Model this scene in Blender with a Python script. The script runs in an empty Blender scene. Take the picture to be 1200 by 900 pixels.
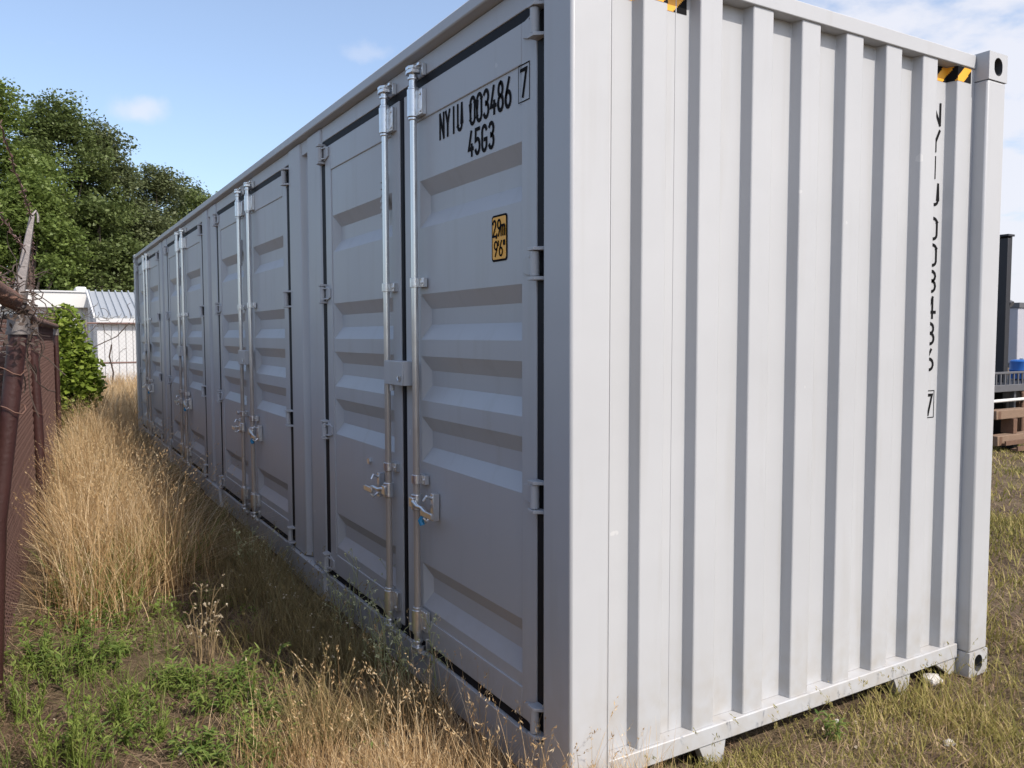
import bpy, math, random
import numpy as np
from mathutils import Vector, Matrix
R = math.radians
random.seed(7)
rng = np.random.default_rng(11)
scene = bpy.context.scene
col = scene.collection

# ------------------------------------------------------------------ camera
CAM = np.array([-1.47294, -2.10787, 1.62456]); YAW, PIT, ROL, FPX = 0.537131, -0.0606450, -0.00162894, 948.674
_f = np.array([math.sin(YAW)*math.cos(PIT), math.cos(YAW)*math.cos(PIT), math.sin(PIT)])
_r0 = np.array([math.cos(YAW), -math.sin(YAW), 0.0]); _u0 = np.cross(_r0, _f)
_r = math.cos(ROL)*_r0 + math.sin(ROL)*_u0
_u = math.cos(ROL)*_u0 - math.sin(ROL)*_r0
cam = bpy.data.objects.new('camera', bpy.data.cameras.new('camera'))
col.objects.link(cam)
cam.matrix_world = Matrix(((_r[0], _u[0], -_f[0], CAM[0]), (_r[1], _u[1], -_f[1], CAM[1]), (_r[2], _u[2], -_f[2], CAM[2]), (0, 0, 0, 1)))
cam.data.sensor_width = 36.0
cam.data.lens = FPX/1200*36.0
cam.data.clip_start = 0.05; cam.data.clip_end = 3000
scene.camera = cam

def at(px, depth, z=None, py=None):
    """world point seen at photo column px at the given depth along the view"""
    q = CAM + _f*depth + _r*((px-600)/FPX*depth)
    if py is not None: q = q + _u*((450-py)/FPX*depth)
    if z is not None: q[2] = z
    return Vector(q)
def ground(px, py, z=0.0):
    d = _f + _r*((px-600)/FPX) + _u*((450-py)/FPX)
    t = (z-CAM[2])/d[2]
    return Vector(CAM + d*t)

# ------------------------------------------------------------------ light
SUN = Vector((0.28, -0.92, 1.0)).normalized()
EL = math.asin(SUN.z); AZ = math.atan2(SUN.x, SUN.y)      # azimuth clockwise from +Y
sun = bpy.data.objects.new('sun', bpy.data.lights.new('sun', 'SUN'))
sun.data.energy = 3.1; sun.data.angle = R(0.53); sun.data.color = (1.0, 0.93, 0.84)
sun.rotation_euler = (-SUN).to_track_quat('-Z', 'Y').to_euler()
sun.location = (6, -20, 22)
col.objects.link(sun)

world = bpy.data.worlds.new('World'); scene.world = world; world.use_nodes = True
def build_world():
    nt = world.node_tree; N = nt.nodes; L = nt.links; N.clear()
    out = N.new('ShaderNodeOutputWorld'); bg = N.new('ShaderNodeBackground')
    sky = N.new('ShaderNodeTexSky'); sky.sky_type = 'NISHITA'; sky.sun_disc = False
    sky.sun_elevation = EL; sky.sun_rotation = AZ
    sky.air_density = 1.0; sky.dust_density = 2.0; sky.ozone_density = 2.6; sky.altitude = 50
    tc = N.new('ShaderNodeTexCoord')
    sep = N.new('ShaderNodeSeparateXYZ'); L.new(tc.outputs['Generated'], sep.inputs[0])
    def math_(op, a, b=None, clamp=False):
        n = N.new('ShaderNodeMath'); n.operation = op; n.use_clamp = clamp
        for i, v in enumerate((a, b)):
            if v is None: continue
            if isinstance(v, (int, float)): n.inputs[i].default_value = v
            else: L.new(v, n.inputs[i])
        return n.outputs[0]
    # cloud layer: direction projected on a high plane
    zc = math_('MAXIMUM', sep.outputs['Z'], 0.0)
    zz = math_('ADD', zc, 0.22)
    cx = math_('DIVIDE', sep.outputs['X'], zz); cy = math_('DIVIDE', sep.outputs['Y'], zz)
    cmb = N.new('ShaderNodeCombineXYZ'); L.new(cx, cmb.inputs[0]); L.new(cy, cmb.inputs[1])
    n1 = N.new('ShaderNodeTexNoise'); n1.inputs['Scale'].default_value = 4.2; n1.inputs['Detail'].default_value = 7; n1.inputs['Roughness'].default_value = 0.55
    L.new(cmb.outputs[0], n1.inputs['Vector'])
    # the bank of cloud lies to the east (+X)
    bank = N.new('ShaderNodeMapRange'); bank.interpolation_type = 'SMOOTHSTEP'
    L.new(sep.outputs['X'], bank.inputs['Value'])
    bank.inputs['From Min'].default_value = 0.40; bank.inputs['From Max'].default_value = 0.95
    bank.inputs['To Min'].default_value = -0.24; bank.inputs['To Max'].default_value = 0.24
    m = math_('ADD', n1.outputs['Fac'], bank.outputs['Result'])
    mask = N.new('ShaderNodeMapRange'); mask.interpolation_type = 'SMOOTHSTEP'; L.new(m, mask.inputs['Value'])
    mask.inputs['From Min'].default_value = 0.44; mask.inputs['From Max'].default_value = 0.68
    # two small lone puffs
    def puff(d, s, amp):
        sub = N.new('ShaderNodeVectorMath'); sub.operation = 'SUBTRACT'; L.new(tc.outputs['Generated'], sub.inputs[0]); sub.inputs[1].default_value = d
        nz = N.new('ShaderNodeTexNoise'); nz.inputs['Scale'].default_value = 26; nz.inputs['Detail'].default_value = 6
        L.new(tc.outputs['Generated'], nz.inputs['Vector'])
        off = N.new('ShaderNodeVectorMath'); off.operation = 'MULTIPLY_ADD'
        L.new(nz.outputs['Color'], off.inputs[0]); off.inputs[1].default_value = (0.05, 0.05, 0.035); L.new(sub.outputs[0], off.inputs[2])
        o2 = N.new('ShaderNodeVectorMath'); o2.operation = 'SUBTRACT'; L.new(off.outputs[0], o2.inputs[0]); o2.inputs[1].default_value = (0.025, 0.025, 0.0175)
        sc = N.new('ShaderNodeVectorMath'); sc.operation = 'DIVIDE'; L.new(o2.outputs[0], sc.inputs[0]); sc.inputs[1].default_value = s
        ln = N.new('ShaderNodeVectorMath'); ln.operation = 'LENGTH'; L.new(sc.outputs[0], ln.inputs[0])
        mr = N.new('ShaderNodeMapRange'); mr.interpolation_type = 'SMOOTHSTEP'; L.new(ln.outputs['Value'], mr.inputs['Value'])
        mr.inputs['From Min'].default_value = 0.2; mr.inputs['From Max'].default_value = 1.0
        mr.inputs['To Min'].default_value = amp; mr.inputs['To Max'].default_value = 0.0
        return mr.outputs['Result']
    p1 = puff((0.111, 0.963, 0.243), (0.040, 0.10, 0.019), 0.72)
    p2 = puff((0.340, 0.882, 0.322), (0.034, 0.07, 0.014), 0.30)
    tot = math_('MAXIMUM', math_('MAXIMUM', mask.outputs['Result'], p1), p2)
    tot = math_('ADD', math_('MULTIPLY', tot, 0.78), 0.13, True)      # a thin even veil of high haze under the clouds
    mix = N.new('ShaderNodeMix'); mix.data_type = 'RGBA'
    L.new(tot, mix.inputs['Factor']); L.new(sky.outputs[0], mix.inputs['A'])
    mix.inputs['B'].default_value = (3.9, 3.95, 4.3, 1)
    L.new(mix.outputs['Result'], bg.inputs['Color']); bg.inputs['Strength'].default_value = 0.15
    L.new(bg.outputs[0], out.inputs[0])
build_world()
scene.view_settings.view_transform = 'Standard'; scene.view_settings.look = 'None'
scene.view_settings.exposure = 0.60; scene.view_settings.gamma = 1.0
scene.view_settings.use_curve_mapping = False
scene.cycles.max_bounces = 6
scene.cycles.transparent_max_bounces = 8

# ------------------------------------------------------------------ materials
MATS = {}
def mat(name, base, rough=0.6, metal=0.0, var=0.06, vscale=3.0, bump=0.0, bscale=40.0, spec=0.5, stretch=(1, 1, 1)):
    if name in MATS: return MATS[name]
    m = bpy.data.materials.new(name); m.use_nodes = True; nt = m.node_tree; N = nt.nodes; L = nt.links
    b = N['Principled BSDF']; b.inputs['Roughness'].default_value = rough; b.inputs['Metallic'].default_value = metal
    b.inputs['Specular IOR Level'].default_value = spec
    tc = N.new('ShaderNodeTexCoord'); mp = N.new('ShaderNodeMapping'); mp.inputs['Scale'].default_value = stretch
    L.new(tc.outputs['Object'], mp.inputs['Vector'])
    n = N.new('ShaderNodeTexNoise'); n.inputs['Scale'].default_value = vscale; n.inputs['Detail'].default_value = 6; n.inputs['Roughness'].default_value = 0.6
    L.new(mp.outputs[0], n.inputs['Vector'])
    cr = N.new('ShaderNodeMix'); cr.data_type = 'RGBA'; L.new(n.outputs['Fac'], cr.inputs['Factor'])
    cr.inputs['A'].default_value = tuple(max(0, c*(1-var)) for c in base)+(1,)
    cr.inputs['B'].default_value = tuple(min(1, c*(1+var)) for c in base)+(1,)
    L.new(cr.outputs['Result'], b.inputs['Base Color'])
    if bump:
        n2 = N.new('ShaderNodeTexNoise'); n2.inputs['Scale'].default_value = bscale; n2.inputs['Detail'].default_value = 4
        L.new(tc.outputs['Object'], n2.inputs['Vector'])
        bp = N.new('ShaderNodeBump'); bp.inputs['Strength'].default_value = bump; bp.inputs['Distance'].default_value = 0.01
        L.new(n2.outputs['Fac'], bp.inputs['Height']); L.new(bp.outputs[0], b.inputs['Normal'])
    MATS[name] = m
    return m

def paint_mat(name, base):
    """container paint: faint dirt streaks, scuffs, slight orange-peel waviness"""
    m = bpy.data.materials.new(name); m.use_nodes = True; nt = m.node_tree; N = nt.nodes; L = nt.links
    b = N['Principled BSDF']; b.inputs['Specular IOR Level'].default_value = 0.42
    tc = N.new('ShaderNodeTexCoord'); g = N.new('ShaderNodeNewGeometry')
    mp = N.new('ShaderNodeMapping'); mp.inputs['Scale'].default_value = (9, 9, 0.7); L.new(g.outputs['Position'], mp.inputs['Vector'])
    st = N.new('ShaderNodeTexNoise'); st.inputs['Scale'].default_value = 1.6; st.inputs['Detail'].default_value = 7; L.new(mp.outputs[0], st.inputs['Vector'])
    bl = N.new('ShaderNodeTexNoise'); bl.inputs['Scale'].default_value = 1.1; bl.inputs['Detail'].default_value = 5; L.new(g.outputs['Position'], bl.inputs['Vector'])
    def mr(sock, a, b_, c, d):
        n = N.new('ShaderNodeMapRange'); L.new(sock, n.inputs['Value'])
        for k, v in zip(('From Min', 'From Max', 'To Min', 'To Max'), (a, b_, c, d)): n.inputs[k].default_value = v
        return n.outputs['Result']
    def mix(fac, a, b_):
        n = N.new('ShaderNodeMix'); n.data_type = 'RGBA'; L.new(fac, n.inputs['Factor'])
        for k, v in (('A', a), ('B', b_)):
            if isinstance(v, tuple): n.inputs[k].default_value = v
            else: L.new(v, n.inputs[k])
        return n.outputs['Result']
    c = mix(mr(bl.outputs['Fac'], 0.3, 0.7, 0, 1), tuple(x*0.965 for x in base)+(1,), tuple(min(1, x*1.03) for x in base)+(1,))
    c = mix(mr(st.outputs['Fac'], 0.55, 0.8, 0, 0.22), c, (0.30, 0.275, 0.235, 1))
    # dust thrown up on the lowest 30 cm
    sp = N.new('ShaderNodeSeparateXYZ'); L.new(g.outputs['Position'], sp.inputs[0])
    n3 = N.new('ShaderNodeTexNoise'); n3.inputs['Scale'].default_value = 14; n3.inputs['Detail'].default_value = 5; L.new(g.outputs['Position'], n3.inputs['Vector'])
    low = mr(sp.outputs['Z'], 0.05, 0.55, 0.55, 0.0)
    mu = N.new('ShaderNodeMath'); mu.operation = 'MULTIPLY'; L.new(low, mu.inputs[0]); L.new(mr(n3.outputs['Fac'], 0.35, 0.75, 0, 1), mu.inputs[1]); mu.use_clamp = True
    c = mix(mu.outputs[0], c, (0.33, 0.28, 0.215, 1))
    # small scuffs: bare spots
    sc = N.new('ShaderNodeTexNoise'); sc.inputs['Scale'].default_value = 9; sc.inputs['Detail'].default_value = 3; L.new(g.outputs['Position'], sc.inputs['Vector'])
    c = mix(mr(sc.outputs['Fac'], 0.765, 0.775, 0, 0.35), c, (0.66, 0.65, 0.63, 1))
    L.new(c, b.inputs['Base Color'])
    L.new(mr(bl.outputs['Fac'], 0.3, 0.7, 0.36, 0.50), b.inputs['Roughness'])
    bp = N.new('ShaderNodeBump'); bp.inputs['Strength'].default_value = 0.28; bp.inputs['Distance'].default_value = 0.014
    wv = N.new('ShaderNodeTexNoise'); wv.inputs['Scale'].default_value = 3.2; wv.inputs['Detail'].default_value = 2; L.new(g.outputs['Position'], wv.inputs['Vector'])
    L.new(wv.outputs['Fac'], bp.inputs['Height']); L.new(bp.outputs[0], b.inputs['Normal'])
    MATS[name] = m
    return m

def island_mat(name, colors, trans=0.3, rough=0.6, scale_noise=0.8):
    """one colour per blade or leaf (Random Per Island), diffuse with some light through"""
    m = bpy.data.materials.new(name); m.use_nodes = True; nt = m.node_tree; N = nt.nodes; L = nt.links; N.clear()
    out = N.new('ShaderNodeOutputMaterial'); g = N.new('ShaderNodeNewGeometry')
    ramp = N.new('ShaderNodeValToRGB'); e = ramp.color_ramp.elements
    e[0].color = colors[0]+(1,); e[1].color = colors[-1]+(1,); e[1].position = 1.0
    for i, c in enumerate(colors[1:-1]):
        k = e.new((i+1)/(len(colors)-1)); k.color = c+(1,)
    nz = N.new('ShaderNodeTexNoise'); nz.inputs['Scale'].default_value = scale_noise; nz.inputs['Detail'].default_value = 3; L.new(g.outputs['Position'], nz.inputs['Vector'])
    a = N.new('ShaderNodeMath'); a.operation = 'MULTIPLY_ADD'; L.new(g.outputs['Random Per Island'], a.inputs[0]); a.inputs[1].default_value = 0.7
    mr = N.new('ShaderNodeMapRange'); L.new(nz.outputs['Fac'], mr.inputs['Value']); mr.inputs['From Min'].default_value = 0.3; mr.inputs['From Max'].default_value = 0.7; mr.inputs['To Max'].default_value = 0.3
    L.new(mr.outputs['Result'], a.inputs[2]); L.new(a.outputs[0], ramp.inputs[0])
    d = N.new('ShaderNodeBsdfPrincipled'); d.inputs['Roughness'].default_value = rough; d.inputs['Specular IOR Level'].default_value = 0.3
    L.new(ramp.outputs[0], d.inputs['Base Color'])
    t = N.new('ShaderNodeBsdfTranslucent'); L.new(ramp.outputs[0], t.inputs['Color'])
    mx = N.new('ShaderNodeMixShader'); mx.inputs[0].default_value = trans
    L.new(d.outputs[0], mx.inputs[1]); L.new(t.outputs[0], mx.inputs[2]); L.new(mx.outputs[0], out.inputs[0])
    MATS[name] = m
    return m

PAINT = paint_mat('grey_container_paint', (0.430, 0.433, 0.443))
RUBBER = mat('black_rubber', (0.010, 0.010, 0.013), 0.65, var=0.3, vscale=8, spec=0.2)
def galv_mat():
    m = mat('galvanised_steel', (0.74, 0.74, 0.74), 0.30, 0.9, 0.14, 30.0, 0.12, 60)
    return m
GALV = galv_mat()
def rod_mat():
    m = bpy.data.materials.new('galvanised_rod'); m.use_nodes = True; nt = m.node_tree; N = nt.nodes; L = nt.links
    b = N['Principled BSDF']; g = N.new('ShaderNodeNewGeometry'); sp = N.new('ShaderNodeSeparateXYZ'); L.new(g.outputs['Position'], sp.inputs[0])
    n = N.new('ShaderNodeTexNoise'); n.inputs['Scale'].default_value = 6; n.inputs['Detail'].default_value = 6; L.new(g.outputs['Position'], n.inputs['Vector'])
    a = N.new('ShaderNodeMath'); a.operation = 'MULTIPLY_ADD'; L.new(n.outputs['Fac'], a.inputs[0]); a.inputs[1].default_value = 0.7; L.new(sp.outputs['Z'], a.inputs[2])
    mr = N.new('ShaderNodeMapRange'); L.new(a.outputs[0], mr.inputs['Value']); mr.inputs['From Min'].default_value = 1.55; mr.inputs['From Max'].default_value = 2.15; mr.inputs['To Min'].default_value = 0.75; mr.inputs['To Max'].default_value = 0.0
    mx = N.new('ShaderNodeMix'); mx.data_type = 'RGBA'; L.new(mr.outputs['Result'], mx.inputs['Factor'])
    mx.inputs['A'].default_value = (0.78, 0.78, 0.76, 1); mx.inputs['B'].default_value = (0.34, 0.27, 0.21, 1)
    L.new(mx.outputs['Result'], b.inputs['Base Color'])
    r = N.new('ShaderNodeMapRange'); L.new(mr.outputs['Result'], r.inputs['Value']); r.inputs['To Min'].default_value = 0.85; r.inputs['To Max'].default_value = 0.15
    L.new(r.outputs['Result'], b.inputs['Metallic']); b.inputs['Roughness'].default_value = 0.30
    MATS['rod'] = m
    return m
ROD = rod_mat()
INK = mat('black_print', (0.012, 0.012, 0.013), 0.8, var=0.2, spec=0.05)
YEL = mat('yellow_print', (0.86, 0.40, 0.03), 0.45, var=0.06)
BLUE_TAG = mat('blue_plastic', (0.02, 0.22, 0.42), 0.4)
DARK = mat('dark_interior', (0.07, 0.07, 0.073), 0.8)
MAROON = mat('maroon_weave', (0.105, 0.040, 0.036), 0.75, var=0.35, vscale=30, bump=0.4, bscale=300)
POST = mat('brown_painted_pipe', (0.046, 0.018, 0.016), 0.5, var=0.35, vscale=9, bump=0.25, bscale=50)
RUSTY = mat('rusty_pipe', (0.16, 0.085, 0.06), 0.75, var=0.5, vscale=14, bump=0.5, bscale=60)
WIRE = mat('weathered_wire', (0.17, 0.10, 0.085), 0.6, 0.1, 0.3, 40)
OLDGALV = mat('weathered_galvanised', (0.22, 0.195, 0.185), 0.55, 0.5, 0.2, 20, 0.2, 80)
BARK = mat('bark', (0.11, 0.085, 0.065), 0.9, var=0.4, vscale=6, bump=0.8, bscale=25)
TWIG = mat('dead_twig', (0.065, 0.045, 0.035), 0.9, var=0.4, vscale=20)
WHITE = mat('white_wall', (0.60, 0.59, 0.57), 0.6, var=0.04, vscale=1.5)
SHEDW = mat('white_siding', (0.56, 0.56, 0.56), 0.55, var=0.05, vscale=2)
ROOFM = mat('pale_metal_roof', (0.38, 0.40, 0.42), 0.45, 0.2, 0.05, 3)
BLACKS = mat('black_steel', (0.018, 0.018, 0.022), 0.5, 0.1, 0.3, 8)
GREYS = mat('grey_trailer_skin', (0.40, 0.40, 0.44), 0.5, 0.1, 0.05, 2)
RUST = mat('rust_brown', (0.13, 0.07, 0.042), 0.85, var=0.4, vscale=12, bump=0.4, bscale=60)
TIMBER = mat('weathered_timber', (0.20, 0.13, 0.085), 0.85, var=0.35, vscale=10, bump=0.4, bscale=60, stretch=(1, 8, 8))
GREYST = mat('grey_steel', (0.12, 0.12, 0.13), 0.5, 0.3, 0.2, 10)
BLUEP = mat('blue_paint', (0.02, 0.12, 0.40), 0.45, var=0.1)
STONE = mat('pale_stone', (0.52, 0.49, 0.45), 0.9, var=0.2, vscale=30, bump=0.5, bscale=80)

# ------------------------------------------------------------------ mesh helpers
class MB:
    def __init__(s): s.v = []; s.f = []; s.m = []; s.mi = 0
    def add(s, vs, fs):
        o = len(s.v); s.v += [tuple(p) for p in vs]; s.f += [tuple(i+o for i in q) for q in fs]; s.m += [s.mi]*len(fs)
        return s
    def box(s, x0, x1, y0, y1, z0, z1):
        return s.add([(x0,y0,z0),(x1,y0,z0),(x1,y1,z0),(x0,y1,z0),(x0,y0,z1),(x1,y0,z1),(x1,y1,z1),(x0,y1,z1)],
                     [(0,3,2,1),(4,5,6,7),(0,1,5,4),(1,2,6,5),(2,3,7,6),(3,0,4,7)])
    def prism(s, prof, a, b, fn):
        """profile of 2-D points extruded from a to b; fn(u, v, t) -> xyz"""
        n = len(prof)
        vs = [fn(u, v, a) for u, v in prof] + [fn(u, v, b) for u, v in prof]
        fs = [tuple(range(n))[::-1], tuple(range(n, 2*n))] + [(i, (i+1) % n, n+(i+1) % n, n+i) for i in range(n)]
        return s.add(vs, fs)
    def tube(s, pts, r, n=8, cap=True):
        pts = [Vector(p) for p in pts]; rs = r if isinstance(r, (list, tuple)) else [r]*len(pts)
        vs = []; up = None
        for i, p in enumerate(pts):
            d = (pts[min(i+1, len(pts)-1)] - pts[max(i-1, 0)]).normalized()
            a = d.cross(Vector((0, 0, 1)) if abs(d.z) < 0.9 else Vector((0, 1, 0))) if up is None else (up - d*up.dot(d))
            a.normalize(); up = a; b = d.cross(a)
            for k in range(n):
                t = 2*math.pi*k/n; vs.append(p + (a*math.cos(t) + b*math.sin(t))*rs[i])
        fs = []
        for i in range(len(pts)-1):
            for k in range(n):
                fs.append((i*n+k, i*n+(k+1) % n, (i+1)*n+(k+1) % n, (i+1)*n+k))
        if cap: fs += [tuple(range(n))[::-1], tuple(range((len(pts)-1)*n, len(pts)*n))]
        return s.add(vs, fs)
    def quad(s, a, b, c, d): return s.add([a, b, c, d], [(0, 1, 2, 3)])
    def build(s, name, mats, parent=None, origin=(0, 0, 0), bevel=0.0, smooth=True):
        me = bpy.data.meshes.new(name)
        o = Vector(origin)
        me.from_pydata([tuple(Vector(p)-o) for p in s.v], [], s.f)
        for m in (mats if isinstance(mats, (list, tuple)) else [mats]): me.materials.append(m)
        if s.mi or any(s.m): me.polygons.foreach_set('material_index', s.m)
        me.update()
        if smooth:
            me.polygons.foreach_set('use_smooth', [True]*len(me.polygons)); me.set_sharp_from_angle(angle=R(38))
        ob = bpy.data.objects.new(name, me); col.objects.link(ob)
        if parent is not None: ob.parent = parent
        if bevel:
            b = ob.modifiers.new('bevel', 'BEVEL'); b.width = bevel; b.segments = 2; b.limit_method = 'ANGLE'; b.angle_limit = R(35); b.harden_normals = False
        return ob
def fast_mesh(name, verts, quads, mats, parent=None, smooth=False, mat_idx=None):
    verts = np.asarray(verts, np.float32); quads = np.asarray(quads, np.int32); k = quads.shape[1]
    me = bpy.data.meshes.new(name)
    me.vertices.add(len(verts)); me.vertices.foreach_set('co', verts.ravel())
    me.loops.add(quads.size); me.loops.foreach_set('vertex_index', quads.ravel())
    me.polygons.add(len(quads)); me.polygons.foreach_set('loop_start', np.arange(0, quads.size, k, dtype=np.int32))
    for m in (mats if isinstance(mats, (list, tuple)) else [mats]): me.materials.append(m)
    if mat_idx is not None: me.polygons.foreach_set('material_index', np.asarray(mat_idx, np.int32))
    if smooth: me.polygons.foreach_set('use_smooth', np.ones(len(quads), bool))
    me.update(calc_edges=True)
    ob = bpy.data.objects.new(name, me); col.objects.link(ob)
    if parent is not None: ob.parent = parent
    return ob
def tag(o, label=None, cat=None, group=None, kind=None):
    if label: o['label'] = label
    if cat: o['category'] = cat
    if group: o['group'] = group
    if kind: o['kind'] = kind
    return o
def thing(name, label, cat, loc, group=None):
    e = bpy.data.objects.new(name, None); e.empty_display_size = 0.2; col.objects.link(e); e.location = loc
    return tag(e, label, cat, group)
def clone(o, parent, shift=None):
    c = o.copy(); col.objects.link(c); c.parent = parent
    if shift is not None: c.location = Vector(o.location) + Vector(shift)
    for ch in list(o.children): clone(ch, c)
    return c

# ------------------------------------------------------------------ stencil lettering
def arc(cx, cy, rx, ry, a0, a1, n=8):
    return [(cx+rx*math.cos(R(a0+(a1-a0)*i/n)), cy+ry*math.sin(R(a0+(a1-a0)*i/n))) for i in range(n+1)]
G = {  # strokes in a box 0.42 wide, 1 high
 'N': [[(0,0),(0,1)], [(0,1),(.42,0)], [(.42,0),(.42,1)]],
 'Y': [[(0,1),(.21,.45)], [(.42,1),(.21,.45)], [(.21,.45),(.21,0)]],
 'I': [[(.21,0),(.21,1)]],
 'U': [[(0,1),(0,.2)]+arc(.21,.2,.21,.2,180,360)+[(.42,.2),(.42,1)]],
 '0': [[(0,.5),(0,.21)]+arc(.21,.21,.21,.21,180,360)+[(.42,.5),(.42,.79)]+arc(.21,.79,.21,.21,0,180)+[(0,.79),(0,.5)]],
 '3': [arc(.2,.76,.21,.24,150,-90)+arc(.2,.27,.22,.27,90,-150)],
 '4': [[(.3,0),(.3,.45)], [(.26,1),(0,.28),(.44,.28)]],
 '8': [arc(.21,.76,.18,.24,90,450,14), arc(.21,.265,.21,.265,90,450,14)],
 '6': [[(.3,1),(.06,.5)]+arc(.21,.27,.21,.27,150,510,16)],
 '4f': [[(.30,0),(.30,1)], [(.30,1),(.02,.28),(.46,.28)]],
 '7': [[(0,1),(.42,1),(.16,0)]],
 '5': [[(.4,1),(.04,1),(.01,.55)]+arc(.2,.3,.22,.3,110,-150,12)],
 'G': [arc(.21,.76,.21,.24,20,180)+[(0,.5)]+arc(.21,.24,.21,.24,180,360)+[(.42,.45),(.22,.45)]],
 '2': [arc(.21,.75,.21,.25,170,-20)+[(0,0),(.42,0)]],
 '9': [arc(.21,.73,.21,.27,-30,330,16)+[(.36,.5),(.12,0)]],
 'm': [[(0,0),(0,.62)], arc(.12,.5,.12,.14,180,0,6)+[(.24,0)], arc(.36,.5,.12,.14,180,0,6)+[(.48,0)]],
 '.': [[(.04,-.12),(.12,.02),(.12,.12)]],
 "'": [[(.06,1),(.06,.72)]],
 '"': [[(.04,1),(.04,.72)], [(.2,1),(.2,.72)]],
}
def ribbon(mb, pts, w, place):
    P = [Vector((p[0], p[1])) for p in pts]; n = len(P); L_ = []; R_ = []
    for i, p in enumerate(P):
        d0 = (P[i]-P[i-1]).normalized() if i else (P[1]-P[0]).normalized()
        d1 = (P[i+1]-P[i]).normalized() if i < n-1 else d0
        t = (d0+d1); t = t.normalized() if t.length > 1e-6 else d0
        nrm = Vector((-t.y, t.x)); k = min(1.8, 1/max(0.4, nrm.dot(Vector((-d0.y, d0.x)))))
        e = d0*(-w*0.35) if i == 0 else (d1*(w*0.35) if i == n-1 else Vector((0, 0)))
        L_.append(p+nrm*w/2*k+e); R_.append(p-nrm*w/2*k+e)
    for i in range(n-1):
        mb.quad(place(*R_[i]), place(*R_[i+1]), place(*L_[i+1]), place(*L_[i]))
def glyph(mb, ch, u0, v0, h, w, place, wide=1.0):
    for k, st in enumerate(G[ch]):
        def lifted(u, v, k=k):          # crossing strokes a hair apart in depth
            p = place(u, v); return (p[0]-.0003*k, p[1], p[2]) if place(0, 0)[0] == place(1, 0)[0] else (p[0], p[1]-.0003*k, p[2])
        ribbon(mb, [(u0+x*h*wide, v0+y*h) for x, y in st], w, lifted)

# ================================================================== GROUND
def vnoise(x, y, s, seed=0):
    """smooth value noise, vectorised"""
    x = np.asarray(x)*s+17.3*seed; y = np.asarray(y)*s-9.1*seed
    xi = np.floor(x).astype(np.int64); yi = np.floor(y).astype(np.int64); fx = x-xi; fy = y-yi
    fx = fx*fx*(3-2*fx); fy = fy*fy*(3-2*fy)
    def h(a, b):
        n = (a*374761393 + b*668265263 + seed*1442695041) & 0xffffffff
        n = ((n ^ (n >> 13))*1274126177) & 0xffffffff
        return ((n ^ (n >> 16)) & 0xffff)/65535.0
    return (h(xi, yi)*(1-fx)+h(xi+1, yi)*fx)*(1-fy)+(h(xi, yi+1)*(1-fx)+h(xi+1, yi+1)*fx)*fy
def gz(x, y):
    x = np.asarray(x, float); y = np.asarray(y, float)
    w = np.exp(-((x-1.2)/60)**2-((y-6)/60)**2)
    b = (vnoise(x, y, 0.9, 1)-0.5)*0.07+(vnoise(x, y, 3.1, 2)-0.5)*0.03
    under = (np.clip(-x, 0, .3)/.3+np.clip(x-2.44, 0, .3)/.3+np.clip(-y, 0, .3)/.3+np.clip(y-12.2, 0, .3)/.3)
    return b*w*np.clip(under, 0, 1) + 0.03*np.clip(-x-0.2, 0, 0.8)*w - 0.004
def ground_mat():
    m = bpy.data.materials.new('dry_ground'); m.use_nodes = True; nt = m.node_tree; N = nt.nodes; L = nt.links
    b = N['Principled BSDF']; b.inputs['Roughness'].default_value = 0.95; b.inputs['Specular IOR Level'].default_value = 0.15
    g = N.new('ShaderNodeNewGeometry')
    def noise(s, d=6):
        n = N.new('ShaderNodeTexNoise'); n.inputs['Scale'].default_value = s; n.inputs['Detail'].default_value = d; n.inputs['Roughness'].default_value = 0.65
        L.new(g.outputs['Position'], n.inputs['Vector']); return n.outputs['Fac']
    def ramp(sock, stops):
        r = N.new('ShaderNodeValToRGB'); L.new(sock, r.inputs[0]); e = r.color_ramp.elements
        e[0].position, e[0].color = stops[0][0], stops[0][1]+(1,); e[1].position, e[1].color = stops[-1][0], stops[-1][1]+(1,)
        for p, c in stops[1:-1]: k = e.new(p); k.color = c+(1,)
        return r.outputs[0]
    a = ramp(noise(28), [(0.3, (0.045, 0.030, 0.024)), (0.5, (0.11, 0.075, 0.052)), (0.68, (0.22, 0.16, 0.11))])
    c2 = ramp(noise(9), [(0.3, (0.10, 0.078, 0.042)), (0.55, (0.18, 0.135, 0.08)), (0.75, (0.30, 0.235, 0.16))])
    mx = N.new('ShaderNodeMix'); mx.data_type = 'RGBA'
    s = N.new('ShaderNodeMapRange'); L.new(noise(1.3), s.inputs['Value']); s.inputs['From Min'].default_value = 0.4; s.inputs['From Max'].default_value = 0.62
    L.new(s.outputs['Result'], mx.inputs['Factor']); L.new(a, mx.inputs['A']); L.new(c2, mx.inputs['B'])
    L.new(mx.outputs['Result'], b.inputs['Base Color'])
    bp = N.new('ShaderNodeBump'); bp.inputs['Strength'].default_value = 0.9; bp.inputs['Distance'].default_value = 0.03
    L.new(noise(45, 8), bp.inputs['Height']); L.new(bp.outputs[0], b.inputs['Normal'])
    return m
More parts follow.
